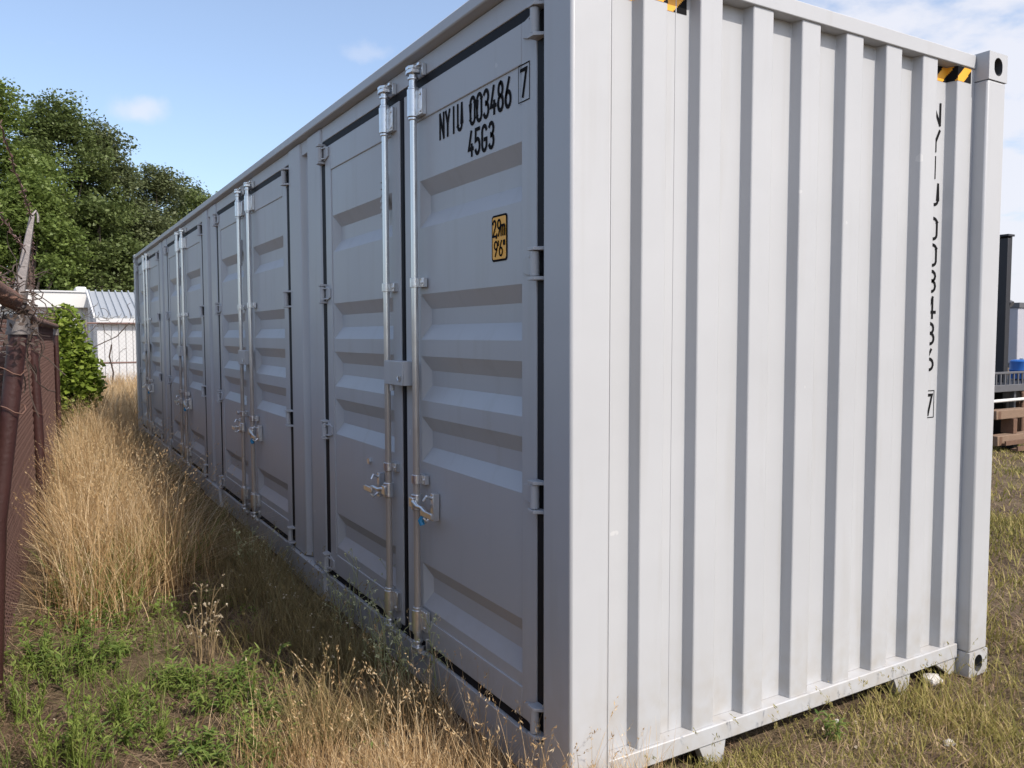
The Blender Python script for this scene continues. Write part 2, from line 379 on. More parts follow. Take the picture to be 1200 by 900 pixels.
def build_ground():
    def axis(lo, hi, c0, c1, fine):
        near = np.arange(c0, c1, fine); far1 = c1+np.geomspace(fine, hi-c1, 26); far0 = c0-np.geomspace(fine, c0-lo, 26)
        return np.unique(np.concatenate([far0, near, far1]))
    xs = axis(-1500, 1500, -5, 16, 0.12); ys = axis(-1500, 1500, -4, 16, 0.12)
    X, Y = np.meshgrid(xs, ys); Z = gz(X, Y)
    v = np.stack([X, Y, Z], -1).reshape(-1, 3); nx = len(xs); ny = len(ys)
    i = (np.arange(ny-1)[:, None]*nx+np.arange(nx-1)[None]).ravel()
    q = np.stack([i, i+1, i+nx+1, i+nx], -1)
    tag(fast_mesh('ground', v, q, ground_mat(), smooth=True), 'dry grassy earth of the yard', kind='structure')
build_ground()

# ================================================================== CONTAINER
LEN, WID, HGT = 12.192, 2.438, 2.896
cont = thing('shipping_container', 'long pale grey side opening shipping container with rows of locking rods', 'container', (0, 0, 0))
BAY = [1.40+3.11*k for k in range(4)]
FX, HX, PX, SX = 0.035, 0.042, 0.030, 0.050      # door face, header, post face, seal planes (depth into the side)
def rounded_hole_casting(name, x0, x1, y0, y1, z0, z1, faces):
    """a corner block with its stadium-shaped lifting holes cut as real recesses"""
    mb = MB()
    def face(o, U, V, w, h, hole):
        o, U, V = Vector(o), Vector(U), Vector(V); Nn = U.cross(V)
        if not hole:
            mb.quad(o, o+U*w, o+U*w+V*h, o+V*h); return
        rw, rh = hole; n = 16; ring = []; rec = []
        for k in range(n):
            t = 2*math.pi*(k+.5)/n; cx = math.cos(t); sy = math.sin(t)
            r = min(rw, rh)
            p = (cx*r+(rw-r)*(1 if cx > 0 else -1), sy*r+(rh-r)*(1 if sy > 0 else -1))
            ring.append(o+U*(w/2+p[0])+V*(h/2+p[1])); rec.append(ring[-1]-Nn*0.05)
        cor = []
        for k in range(n):
            t = 2*math.pi*(k+.5)/n; cx, sy = math.cos(t), math.sin(t); m_ = max(abs(cx), abs(sy))
            cor.append(o+U*(w/2+cx/m_*w/2)+V*(h/2+sy/m_*h/2))
        corners = {1: (w, h), 3: (0, h), 5: (0, 0), 7: (w, 0)}
        mb.add(ring+cor, [(k, n+k, n+(k+1) % n, (k+1) % n) for k in range(n)])
        for a, (cx, cy) in corners.items():
            k = a*2-1
            mb.add([cor[k], o+U*cx+V*cy, cor[(k+1) % n]], [(0, 1, 2)])
        mb.mi = 1
        mb.add(ring+rec, [(k, (k+1) % n, n+(k+1) % n, n+k) for k in range(n)]+[tuple(range(n, 2*n))])
        mb.mi = 0
    w, d, h = x1-x0, y1-y0, z1-z0
    face((x0, y0, z0), (1,0,0), (0,0,1), w, h, (0.034, 0.041) if 'S' in faces else None)
    face((x1, y1, z0), (-1,0,0), (0,0,1), w, h, None)
    face((x0, y1, z0), (0,-1,0), (0,0,1), d, h, (0.040, 0.026) if 'W' in faces else None)
    face((x1, y0, z0), (0,1,0), (0,0,1), d, h, None)
    face((x0, y0, z1), (1,0,0), (0,1,0), w, d, (0.031, 0.055) if 'T' in faces else None)
    face((x0, y1, z0), (1,0,0), (0,-1,0), w, d, None)
    return mb.build(name, [PAINT, DARK], cont, smooth=False)
for z0, z1, t in ((0, .118, ''), (HGT-.118, HGT+.006, 'T')):
    for x0 in (0, WID-.150):
        for y0 in (0, LEN-.172):
            rounded_hole_casting('corner_casting', x0-(.003 if x0 == 0 else -.003), x0+.150+.003*(x0 > 0), y0-(.003 if y0 == 0 else -.003), y0+.172, z0, z1, ('SW' if x0 == 0 else 'S')+t)
for x0, x1 in ((0, .158), (WID-.158+.012, WID)):
    for y0, y1 in ((0, .165), (LEN-.165, LEN)):
        MB().box(x0, x1, y0, y1, .1185, HGT-.1185).build('corner_post', PAINT, cont, bevel=.010)
# --- the long door side: rails, sill, header, posts
pf = [(0, HGT-.051), (0, HGT-.002), (.06, HGT-.002), (.06, HGT-.02), (.075, HGT-.02), (.075, HGT-.062), (.045, HGT-.060)]
MB().prism(pf, .166, LEN-.166, lambda u, v, t: (u, t, v)).build('top_side_rail', PAINT, cont, bevel=.006)
MB().box(HX, .09, .166, LEN-.166, 2.752, 2.8335).build('door_header', PAINT, cont, bevel=.003)
MB().box(WID-.06, WID-.002, .166, LEN-.166, HGT-.062, HGT-.002).build('top_side_rail', PAINT, cont)
MB().box(.026, .12, .166, LEN-.166, .03, .185).build('bottom_side_sill', PAINT, cont, bevel=.003)
MB().box(WID-.10, WID-.004, .166, LEN-.166, .03, .185).build('bottom_side_sill', PAINT, cont)
def hat_post(c):
    pr = []
    w, dpt = .345, .042
    pts = [(-w, .09), (-w, .012), (-w+.014, 0), (-.085, 0), (-.05, dpt), (.05, dpt), (.085, 0), (w-.014, 0), (w, .012), (w, .09)]
    MB().prism([(PX+d, c+y) for y, d in pts], .1915, 2.8315, lambda u, v, t: (u, v, t)).build('door_post', PAINT, cont, bevel=.008)
    # step in the sill that carries the post, with raked ends
    s = [(c-.40, .03), (c-.345, .190), (c+.345, .190), (c+.40, .03)]
    MB().prism(s, .0015, .0255, lambda u, v, t: (t, u, v)).build('sill_step', PAINT, cont, bevel=.002)
for k in range(3): hat_post((BAY[k]+BAY[k+1])/2)
# --- black seals round each pair of doors
for c in BAY:
    m = MB(); y0, y1 = c-1.235, c+1.215
    lo = max(y0, .166); hi = min(y1, LEN-.166)
    m.box(.044, .085, lo, hi, 2.7085, 2.751).box(.040, .085, lo, hi, .1865, .2255)
    m.box(.0375, .085, lo, c-1.1425, .226, 2.708).box(.0375, .085, c+1.1425, hi, .226, 2.708)
    m.box(.0395, .085, c-.0135, c+.0435, .2262, 2.7078)
    # the pinched lip of the middle seal
    m.box(.036, .0448, c+.004, c+.026, .23, 2.70)
    m.build('door_seal', RUBBER, cont, bevel=.004)
MB().box(.087, .10, .17, LEN-.17, .19, 2.83).build('inner_wall', DARK, cont)

# --- door leaves
RECS = [(2.305, 2.097), (1.806, 1.604), (1.530, 1.331), (1.259, 1.053), (.589, .387)]
def leaf_mesh(y0, y1, ry0, ry1, name):
    """frame border with an inset pressed panel; y relative to the bay centre"""
    m = MB(); z0, z1 = .226, 2.708; b = .098; ix = FX+.006
    m.box(FX, .082, y0, y0+b, z0, z1).box(FX, .082, y1-b, y1, z0, z1)
    m.box(FX, .082, y0+b, y1-b, z1-.142, z1).box(FX, .082, y0+b, y1-b, z0, z0+.113)
    a0, a1 = y0+b, y1-b
    zz = z1-.142; x = ix; D = .036; sl = .066
    for (t, q) in RECS:
        m.quad((x, a0, t), (x, a0, zz), (x, a1, zz), (x, a1, t))
        e = .036
        m.quad((x, a0, q), (x, a0, t), (x, ry0, t), (x, ry0, q)); m.quad((x, ry1, q), (x, ry1, t), (x, a1, t), (x, a1, q))
        O = [(x, ry0, q), (x, ry1, q), (x, ry1, t), (x, ry0, t)]; I = [(x+D, ry0+e, q+sl), (x+D, ry1-e, q+sl), (x+D, ry1-e, t-sl), (x+D, ry0+e, t-sl)]
        for i in range(4): m.quad(O[i], I[i], I[(i+1) % 4], O[(i+1) % 4])
        m.quad(I[0], I[3], I[2], I[1]); zz = q
    m.quad((x, a0, z0+.113), (x, a0, zz), (x, a1, zz), (x, a1, z0+.113))
    return m.build(name, PAINT, None, bevel=.0035)
HINGE_Z = [2.672, 1.866, 1.066, .268]
def make_leaf(side):
    """side -1: the leaf hinged on the near post, +1: the leaf hinged on the far post"""
    if side < 0: d = leaf_mesh(-1.142, -.014, -1.040, -.170, 'door')
    else: d = leaf_mesh(.044, 1.142, .130, 1.030, 'door')
    ye = side*1.142
    for hz in HINGE_Z:
        h = MB(); hh = .05
        yp = ye + side*.022; xp = .014
        h.tube([(xp, yp, hz-hh+.008), (xp, yp, hz+hh-.008)], .0165, 12)
        for s in (-1, 1):          # two lugs from the post
            za = hz+s*hh; h.prism([(xp-.019, yp-.019), (xp-.019, yp+.019), (.050, ye+side*.085), (.050, ye+side*.004)] if side > 0 else
                                  [(xp-.019, yp+.019), (xp-.019, yp-.019), (.050, ye+side*.085), (.050, ye+side*.004)], za-.006, za+.006, lambda u, v, t: (u, v, t))
        if side > 0:
            h.prism([(xp-.012, yp+.012), (xp+.004, yp+.030), (.0285, ye+.090), (.0285, ye+.02), (xp+.006, yp-.008)][::-1], hz-.040, hz+.040, lambda u, v, t: (u, v, t))
        # strap welded to the leaf
        s0 = ye-side*.075
        h.prism([(hz-.045, ye-side*.0), (hz+.045, ye-side*.0), (hz+.026, s0), (hz-.026, s0)], FX-.0085, FX-.0005, lambda u, v, t: (t, v, u))
        h.prism([(xp-.008, yp), (FX-.001, s0+side*.015), (FX-.001, ye)], hz-.034, hz-.026, lambda u, v, t: (u, v, t))
        h.prism([(xp-.008, yp), (FX-.001, s0+side*.015), (FX-.001, ye)], hz+.026, hz+.034, lambda u, v, t: (u, v, t))
        h.build('hinge', PAINT, d, bevel=.0015)
    ry = -.195 if side < 0 else .135
    MB().tube([(0, ry, .262), (0, ry, 2.70)], .0152, 14).build('locking_rod', ROD, d)
    def sleeve(za, zb):
        s = MB(); s.tube([(0, ry, za), (0, ry, zb)], .0265, 14)
        s.tube([(0, ry, za-.012), (0, ry, za-.0005)], .0225, 12); s.tube([(0, ry, zb+.0005), (0, ry, zb+.012)], .0225, 12)
        s.box(.012, FX-.0004, ry-.062, ry+.028, za+.006, zb-.004)
        for dz in (.022, .094):
            s.tube([(.008, ry-.047, za+dz), (.0125, ry-.047, za+dz)], .0075, 8)
        s.build('rod_sleeve', GALV, d, bevel=.002)
    sleeve(2.572, 2.690); sleeve(.285, .385)
    def camlock(z, up):
        c = MB()
        c.tube([(0, ry, z), (0, ry, z+up*.055)], .0175, 12)
        c.tube([(0, ry, z+up*.030), (0, ry, z+up*.040)], .024, 12)
        zt = z+up*.055
        c.prism([(-.02, -.032), (.012, -.036), (.030, -.014), (.004, -.010), (.004, .012), (.030, .020), (.012, .040), (-.02, .034), (-.028, 0)], zt, zt+up*.016, lambda u, v, t: (u, ry+v, t))
        c.prism([(-.026, -.008), (-.012, -.030), (.030, -.030), (.030, -.018), (-.004, -.014), (-.010, .02), (-.024, .026)], zt+up*.018, zt+up*.032, lambda u, v, t: (u, ry+v, t))
        # keeper on the frame
        c.box(.020, HX-.002, ry-.052, ry-.040, zt-.012, zt+.040).box(.020, HX-.002, ry+.044, ry+.056, zt-.012, zt+.040)
        c.box(.004, .020, ry-.052, ry-.030, zt+up*.034-.006, zt+up*.034+.006)
        c.build('rod_cam', GALV, d, bevel=.0015)
    camlock(2.702, 1); camlock(.272, -1)
    for bz in ((1.855, .980) if side < 0 else (1.850, .990)):
        b = MB(); b.tube([(0, ry, bz-.020), (0, ry, bz+.020)], .0225, 12)
        b.box(.014, FX-.0004, ry-.058, ry+.034, bz-.020, bz+.020)
        b.tube([(.010, ry-.044, bz), (.0145, ry-.044, bz)], .007, 8)
        b.build('rod_bracket', GALV, d, bevel=.0015)
    # handle: hub on the rod, lever, catch plate on the leaf
    hz = .877; s = side
    h = MB(); h.tube([(0, ry, hz-.035), (0, ry, hz+.035)], .0245, 12)
    h.box(-.030, -.010, ry-.020, ry+.020, hz-.022, hz+.022)
    h.tube([(-.022, ry+s*.010, hz+.004), (-.026, ry+s*.07, hz-.008), (-.032, ry+s*.12, hz-.002), (-.034, ry+s*.20, hz-.022)], [.012, .010, .009, .007], 8)
    h.box(-.041, -.029, min(ry+s*.125, ry+s*.235), max(ry+s*.125, ry+s*.235), hz-.034, hz-.008)
    h.build('door_handle', GALV, d, bevel=.003)
    c = MB(); yc = ry+s*.150
    c.box(.004, FX-.0004, yc-.013, yc+.013, hz-.060, hz+.060)
    c.tube([(.004, yc, hz+.04), (-.020, yc, hz+.052), (-.034, yc-s*.006, hz+.030)], [.008, .007, .006], 8)
    c.tube([(.004, yc, hz-.04), (-.022, yc, hz-.058), (-.036, yc, hz-.040)], [.008, .007, .005], 8)
    c.build('handle_catch', GALV, d, bevel=.002)
    if side < 0:
        t = MB(); t.tube([(-.030, yc+.018, hz-.030), (-.034, yc+.030, hz-.058), (-.030, yc+.022, hz-.078)], [.006, .014, .012], 8)
        t.build('seal_tag', BLUE_TAG, d)
    else:
        g = MB()   # painted guard box that hides the padlock, bridging the middle seam
        g.box(-.036, -.030, -.130, .088, 1.395, 1.505).box(-.0298, FX-.0004, .083, .088, 1.395, 1.505).box(-.0298, .020, -.130, -.125, 1.395, 1.505)
        g.box(-.0298, FX-.0004, -.1245, .0825, 1.5, 1.505)
        g.build('padlock_guard', PAINT, d, bevel=.004)
        MB().tube([(-.02, .03, 1.365), (-.02, .03, 1.394)], .012, 8).build('guard_stud', PAINT, d)
        u = MB()   # hook on the guard
        u.tube([(-.040, -.110, 1.44), (-.040, -.110, 1.425), (-.040, -.098, 1.418), (-.040, -.086, 1.425), (-.040, -.086, 1.44)], .004, 6)
        u.build('guard_hook', GALV, d)
        v = MB()   # small louvred air vent near the rod
        v.box(FX-.006, FX+.0055, .205, .262, 2.19, 2.40)
        for i in range(6): v.box(FX-.012, FX-.0062, .209, .258, 2.205+i*.032, 2.219+i*.032)
        v.build('air_vent', PAINT, d, bevel=.001)
        w = MB(); w.tube([(FX-.008, .48, .968), (FX+.0055, .48, .968)], .016, 10).build('bolt', GALV, d)
    return d
leafR = make_leaf(-1); leafL = make_leaf(1)
for lf in (leafR, leafL):
    lf.parent = cont; lf.location = (0, BAY[0], 0)
for k in range(1, 4):
    for lf in (leafR, leafL): clone(lf, cont, (0, BAY[k]-BAY[0], 0))
# --- lettering on the nearest leaf (local y = world y - bay centre)
def side_place(x): return lambda u, v: (x, -u-BAY[0], v)      # u runs towards the near end
pl = side_place(FX+.0045)
def char(ch, u0, v0, h, w, place, wide, parent):
    m = MB(); glyph(m, ch, u0, v0, h, w, place, wide)
    m.build('stencil_letter' if ch in 'NYIUG' else 'stencil_digit', INK, parent, smooth=False)
for i, ch in enumerate('NYIU'): char(ch, -1.020+i*.0545, 2.447, .100, .0148, pl, .84, leafR)
for i, ch in enumerate('003486'): char(ch, -.7475+i*.0545, 2.447, .100, .0148, pl, .84, leafR)
for i, ch in enumerate('45G3'): char(ch, -.762+i*.0545, 2.326, .092, .0148, pl, .88, leafR)
pl = side_place(FX-.0015)
char('7', -.360, 2.455, .090, .0130, pl, 1.0, leafR)
mb = MB(); ribbon(mb, [(-.374, 2.437), (-.374, 2.563), (-.302, 2.563), (-.302, 2.437), (-.374, 2.437)], .004, pl)
mb.build('check_digit_frame', INK, leafR, smooth=False)
st = MB()
def rrect(u0, u1, v0, v1, r):
    return arc(u1-r, v1-r, r, r, 0, 90, 4)+arc(u0+r, v1-r, r, r, 90, 180, 4)+arc(u0+r, v0+r, r, r, 180, 270, 4)+arc(u1-r, v0+r, r, r, 270, 360, 4)
p0 = side_place(FX+.0045); p1 = side_place(FX+.0032); p2 = side_place(FX+.0020)
rr = rrect(-.579, -.463, 1.898, 2.070, .014); st.add([p0(*q) for q in rr], [tuple(range(len(rr)))])
st.mi = 1; rr = rrect(-.571, -.471, 1.906, 2.062, .008); st.add([p1(*q) for q in rr], [tuple(range(len(rr)))])
st.mi = 0
for ch, u in (('2', -.566), ('.', -.543), ('9', -.531), ('m', -.5055)): glyph(st, ch, u, 1.992, .058, .0085, p2, .85 if ch != 'm' else 1.0)
for ch, u in (('9', -.556), ("'", -.529), ('6', -.519), ('"', -.490)): glyph(st, ch, u, 1.918, .054, .0075, p2)
tag(st.build('height_sticker', [INK, YEL], leafR, smooth=False), 'yellow black-edged sticker reading 2.9m 9\'6"')

# --- the closed end
EY, ED = .063, .047            # outer face of the pressed end wall, depth of its pressings
rights = [.338, .598, .861, 1.127, 1.390, 1.647, 1.903, 2.161]
OW, SD = .105, .012
prof = [(.150, EY+ED)]
for xr in rights:
    prof += [(xr-SD, EY+ED), (xr, EY), (xr+OW, EY), (xr+OW+SD, EY+ED)]
prof = prof[:-2] + [(2.30, EY)]
m = MB(); zt, zb = 2.8335, .1535
vs = [(x, y, zb) for x, y in prof]+[(x, y, zt) for x, y in prof]; n = len(prof)
m.add(vs, [(i, i+1, n+i+1, n+i) for i in range(n-1)])
ep = m.build('end_panel', PAINT, cont, bevel=.004, smooth=True)
for wx in (.52, 1.20):         # upright weld seams between sheets
    yy = EY+ED-.0015
    MB().box(wx, wx+.004, yy, yy+.002, zb+.002, zt-.002).build('weld_seam', PAINT, cont)
MB().box(.1585, .1625, .004, .05, .12, 2.775).build('weld_seam', PAINT, cont)
MB().box(.151, WID-.1515, .055, .16, 2.834, HGT).build('top_end_rail', PAINT, cont, bevel=.004)
MB().box(.151, WID-.1515, .052, .16, .084, .1525).build('bottom_end_rail', PAINT, cont, bevel=.004)
for x0, x1 in ((.628, .765), (1.805, 1.925)):      # tunnel plates hanging below the rail
    MB().prism([(x0, .083), (x1, .083), (x1-.012, 0.005), (x1-.030, -.02), (x0+.045, -.02), (x0+.03, .02)], .058, .098, lambda u, v, t: (u, t, v)).build('tunnel_plate', PAINT, cont, bevel=.002)
MB().prism([(2.12, .083), (2.284, .083), (2.284, .02), (2.24, .005)], .060, .090, lambda u, v, t: (u, t, v)).build('gusset_plate', PAINT, cont, bevel=.002)
MB().box(.05, WID-.05, .17, LEN-.05, .10, .15).build('floor', DARK, cont)
MB().box(.061, WID-.061, .161, LEN-.06, HGT-.03, HGT-.018).build('roof', PAINT, cont)
m = MB(); pr = []; yy = .17
while yy < LEN-.3:
    pr += [(yy, 0), (yy+.07, 0), (yy+.14, .036), (yy+.21, .036)]; yy += .28
m.add([(WID-.045+d, y, .186) for y, d in pr]+[(WID-.045+d, y, HGT-.063) for y, d in pr], [(i, i+1, len(pr)+i+1, len(pr)+i) for i in range(len(pr)-1)])
m.build('side_panel', PAINT, cont)
MB().box(.16, WID-.16, LEN-.09, LEN-.05, .1, HGT-.03).build('far_end_panel', PAINT, cont)
# vertical number in the last recess
RY = EY+ED-.0015; ztop = 2.668; pitch = .1195
endp = lambda u, v: (u, RY, v)
for i, ch in enumerate('NYIU'): char(ch, 2.052, ztop-.097-i*pitch, .093, .0140, endp, 1.47, cont)
for i, ch in enumerate(('0', '0', '3', '4f', '8', '6')): char(ch, 2.052, ztop-.097-4*pitch-.035-i*pitch, .093, .0140, endp, 1.47, cont)
char('7', 2.064, 1.252, .092, .0135, endp, 1.2, cont)
mb = MB(); ribbon(mb, [(2.046, 1.240), (2.046, 1.364), (2.126, 1.364), (2.126, 1.240), (2.046, 1.240)], .004, endp)
mb.build('check_digit_frame', INK, cont, smooth=False)
# hazard tape that follows the pressing under the rail at both ends
def tape(path, z0, z1, name, phase):
    t = MB(); S = .0012; w = .062
    acc = 0; seg = []
    for i in range(len(path)-1):
        a = Vector(path[i]); b = Vector(path[i+1]); n_ = max(1, int((b-a).length/.006))
        for k in range(n_):
            p, q = a.lerp(b, k/n_), a.lerp(b, (k+1)/n_); l = (q-p).length
            nz = 12
            for j in range(nz):
                za = z0+(z1-z0)*j/nz; zb_ = z0+(z1-z0)*(j+1)/nz
                t.mi = int(((acc - (za-z0)*1.0)+phase)//w) % 2
                t.quad((p.x, p.y-S, za), (q.x, q.y-S, za), (q.x, q.y-S, zb_), (p.x, p.y-S, zb_))
            acc += l
    t.build(name, [INK, YEL], cont, smooth=False)
tape([(2.024, EY+ED), (2.149-.001, EY+ED), (2.160, EY), (2.262, EY)], 2.766, 2.831, 'hazard_tape', .03)
tape([(.30, EY+ED), (.326, EY+ED), (.338, EY), (.443, EY), (.455, EY+ED), (.572, EY+ED)], 2.757, 2.831, 'hazard_tape', .09)

# ================================================================== LEFT FENCE
FA = Vector((-1.62, 2.09, 0)); FDIR = Vector((.055, 1, 0)).normalized(); FN = Vector((FDIR.y, -FDIR.x, 0))
fence = thing('chain_link_fence', 'old maroon chain link fence with privacy weave and barbed wire beside the dry grass', 'fence', tuple(FA))
def fp(s, off=0.0, z=0.0): return FDIR*s + FN*off + Vector((0, 0, z))     # local to the fence
for i, (s, r, lean) in enumerate(((-2.9, .036, 0), (0, .0375, .11), (3.45, .038, -.02), (8.4, .03, 0))):
    p = MB(); p.tube([fp(s, -lean*.55, -.3), fp(s, 0, .8), fp(s, lean, 1.66)], r, 16).build('post', POST, fence)
    p = MB(); p.tube([fp(s, lean*.97, 1.64), fp(s, lean*1.02, 1.715)], r*1.18, 16); p.tube([fp(s, lean*.97, 1.63), fp(s, lean*.97, 1.645)], r*1.28, 16); p.build('post_cap', OLDGALV, fence)
MB().tube([fp(-3.1, .02, 1.86), fp(-1.5, .05, 1.835), fp(0, .10, 1.775), fp(1.0, .07, 1.765), fp(3.45, -.01, 1.75), fp(8.5, 0, 1.75)], .034, 12).build('top_rail', RUSTY, fence)
w = MB()
for i in range(26):           # rusty tie wire wound along the rail by the first post
    s = -1.0+i*.042; t = i*1.1
    pts = [fp(s+.01*j, .10*(1+s*.4)+.037*math.cos(t+j*1.05), (1.775-.03*s)+.037*math.sin(t+j*1.05)) for j in range(7)]
    w.tube(pts, .0035, 5)
w.build('wound_wire', RUSTY, fence)['kind'] = 'stuff'
for s, z in ((0, 1.47), (0, 1.30), (3.45, 1.5), (3.45, 1.0)):
    w = MB(); w.tube([fp(s+.05*math.cos(a), .07+.055*math.sin(a) if s == 0 else .055*math.sin(a), z+.02*math.sin(a*2)) for a in np.linspace(0, 2*math.pi, 12)], .0025, 5); w.build('tie_wire', RUSTY, fence)
scr = MB(); pts = []
ss = np.linspace(-3, 8.9, 90)
for j in range(len(ss)-1):
    a, b = ss[j], ss[j+1]
    oa, ob = -.055+.012*math.sin(a*5.1)+.02*max(0, 1-abs(a)/2), -.055+.012*math.sin(b*5.1)+.02*max(0, 1-abs(b)/2)
    tz = lambda q: 1.47+.05*math.sin(q*2.3)+.03*math.sin(q*7)-.16*max(0, 1-abs(q+.1)/.8); za, zb_ = tz(a), tz(b)
    scr.quad(fp(a, oa, .02), fp(b, ob, .02), fp(b, ob, zb_), fp(a, oa, za)); scr.quad(fp(a, oa-.003, za), fp(b, ob-.003, zb_), fp(b, ob-.003, .02), fp(a, oa-.003, .02))
scr.build('privacy_screen', MAROON, fence)
def chain_link(name, mtl, parent, P, s0, s1, z0, z1, pitch, r, off):
    """real diamond mesh: zigzag wires as three-sided tubes"""
    ns = int((s1-s0)/(pitch/2)); nz = int((z1-z0)/(pitch/2)); V = []; F = []
    for i in range(0, ns):
        pts = []
        for j in range(nz+1):
            pts.append(P(s0+(i+(j % 2 if i % 2 == 0 else (j+1) % 2))*pitch/2, off+(.004 if j % 2 else -.004), z0+j*pitch/2))
        base = len(V)
        for j, p in enumerate(pts):
            for k in range(3):
                a = 2.1*k; V.append(p+FDIR_*math.cos(a)*r+FN_*math.sin(a)*r)
        for j in range(nz):
            for k in range(3): F.append((base+j*3+k, base+j*3+(k+1) % 3, base+j*3+3+(k+1) % 3, base+j*3+3+k))
    return fast_mesh(name, [tuple(v) for v in V], F, mtl, parent, smooth=True)
FDIR_, FN_ = FDIR, FN
chain_link('wire_mesh', WIRE, fence, fp, -2.2, 8.8, .05, 1.74, .062, .0024, -.034)
# pressed-steel arm and barbed wire
arm_b = fp(.02, .112, 1.80); arm_t = fp(.05, .175, 2.16)
a = MB(); ax = (arm_t-arm_b).normalized(); sd = FN
def armsec(p, wd, dp): return [p+sd*(-wd)-FDIR*dp, p+sd*wd-FDIR*dp, p+sd*wd+FDIR*dp, p+sd*(-wd)+FDIR*dp]
v = armsec(arm_b, .024, .018)+armsec(arm_t, .010, .012)
a.add(v, [(3,2,1,0),(4,5,6,7),(0,1,5,4),(1,2,6,5),(2,3,7,6),(3,0,4,7)]).build('barb_arm', OLDGALV, fence, bevel=.003)
MB().tube([arm_b-ax*.05, arm_b+ax*.02], .036, 12).build('arm_socket', OLDGALV, fence)
a = MB(); a.tube([arm_t+ax*.0-FDIR*.014, arm_t+ax*.022+FN*.010, arm_t+FN*.022], .006, 6); a.tube([arm_t+FN*.022, arm_t-ax*.03+FN*.026], .006, 6); a.build('wire_clip', OLDGALV, fence)
def barbed(p0, p1, sag, name='barbed_wire'):
    b = MB(); n_ = 40; pts = []
    for i in range(n_+1):
        t = i/n_; p = p0.lerp(p1, t); p.z -= sag*4*t*(1-t); pts.append(p+Vector((random.uniform(-.004, .004), 0, random.uniform(-.004, .004))))
    b.tube(pts, .0028, 5, False)
    for i in range(2, n_, 2):
        for q in range(2):
            d = Vector((random.uniform(-1, 1), random.uniform(-.4, .4), random.uniform(-1, 1))).normalized()*.016
            b.tube([pts[i]-d, pts[i]+d], .0015, 4)
    b.build(name, WIRE, fence)
for fr in (.97, .55, .12):
    p = arm_b.lerp(arm_t, fr); barbed(fp(-2.9, .0+.18*fr, 1.86+.50*fr), p, .02); barbed(p, fp(3.45, .0, 1.80+.08*fr), .03); barbed(fp(3.45, 0, 1.80+.08*fr), fp(8.4, 0, 1.82+.1*fr), .03)
# dead vine tangled over the rail
def vine():
    v = thing('dead_vine', 'bare brown dead vine tangled round the fence top and post', 'vine', tuple(FA+fp(0, .06, 1.72)))
    b = MB(); random.seed(5)
    for i in range(36):
        s = random.gauss(.0, .20) if i % 3 else random.uniform(-.8, .8)
        p = fp(s, .10*max(0.2, 1-abs(s)*.5)+random.uniform(-.05, .06), 1.80+random.uniform(-.08, .07)) - fp(0, .06, 1.72)
        d = Vector((random.uniform(-1, 1), random.uniform(-1, 1), random.uniform(-.7, .7))).normalized(); pts = [p]
        for j in range(7):
            d = (d+Vector((random.uniform(-.7, .7), random.uniform(-.7, .7), random.uniform(-.7, .6)))).normalized(); pts.append(pts[-1]+d*random.uniform(.02, .05))
        b.tube(pts, [random.uniform(.002, .0045)*(1-.08*k) for k in range(8)], 5, False)
    for i in range(15):   # hanging down the far side of the post
        p = fp(random.uniform(.02, .5), random.uniform(.08, .15), 1.76+random.uniform(-.3, .0)) - fp(0, .06, 1.72)
        pts = [p]; d = Vector((random.uniform(-.3, .3), random.uniform(-.3, .5), -1))
        for j in range(8):
            d = (d+Vector((random.uniform(-.5, .5), random.uniform(-.5, .5), random.uniform(-.4, .3)))).normalized(); pts.append(pts[-1]+d*.035)
        b.tube(pts, .003, 5, False)
    b.build('stem', TWIG, v)['kind'] = 'stuff'
    # curled dry leaves
    lf = MB()
    for i in range(90):
        s = random.gauss(.0, .25); p = fp(s, .11+random.uniform(-.06, .07), 1.75+random.uniform(-.2, .08)) - fp(0, .06, 1.72)
        a_ = Vector((random.uniform(-1, 1), random.uniform(-1, 1), random.uniform(-1, 1))).normalized()*.016; c_ = a_.orthogonal().normalized()*.009
        lf.quad(p-a_, p+c_, p+a_, p-c_+Vector((0, 0, .004)))
    lf.build('leaf', TWIG, v, smooth=False)['kind'] = 'stuff'
vine()

# ================================================================== FAR LEFT: fence, bush, buildings
FY = 20.5
def px_on_y(px, y):
    d = _f+_r*((px-600)/FPX); t = (y-CAM[1])/d[1]; return CAM[0]+d[0]*t
x0, x1 = px_on_y(44, FY), px_on_y(196, FY)
ff = thing('chain_link_fence', 'distant bare chain link fence across the end of the grass strip before the white shed', 'fence', ((x0+x1)/2, FY, 0))
cxm = (x0+x1)/2
FDIR_, FN_ = Vector((1, 0, 0)), Vector((0, 1, 0))
for x in (x0, px_on_y(103, FY), x1): MB().tube([(x-cxm, 0, -.1), (x-cxm, 0, 2.02)], .038, 10).build('post', OLDGALV, ff)
for z in (1.93, .94): MB().tube([(x0-cxm, 0, z), (x1-cxm, 0, z)], .024, 8).build('rail', WIRE, ff)
chain_link('wire_mesh', OLDGALV, ff, lambda s, o, z: Vector((s, o, z)), x0-cxm+.05, x1-cxm-.1, .05, 1.93, .11, .0028, -.03)
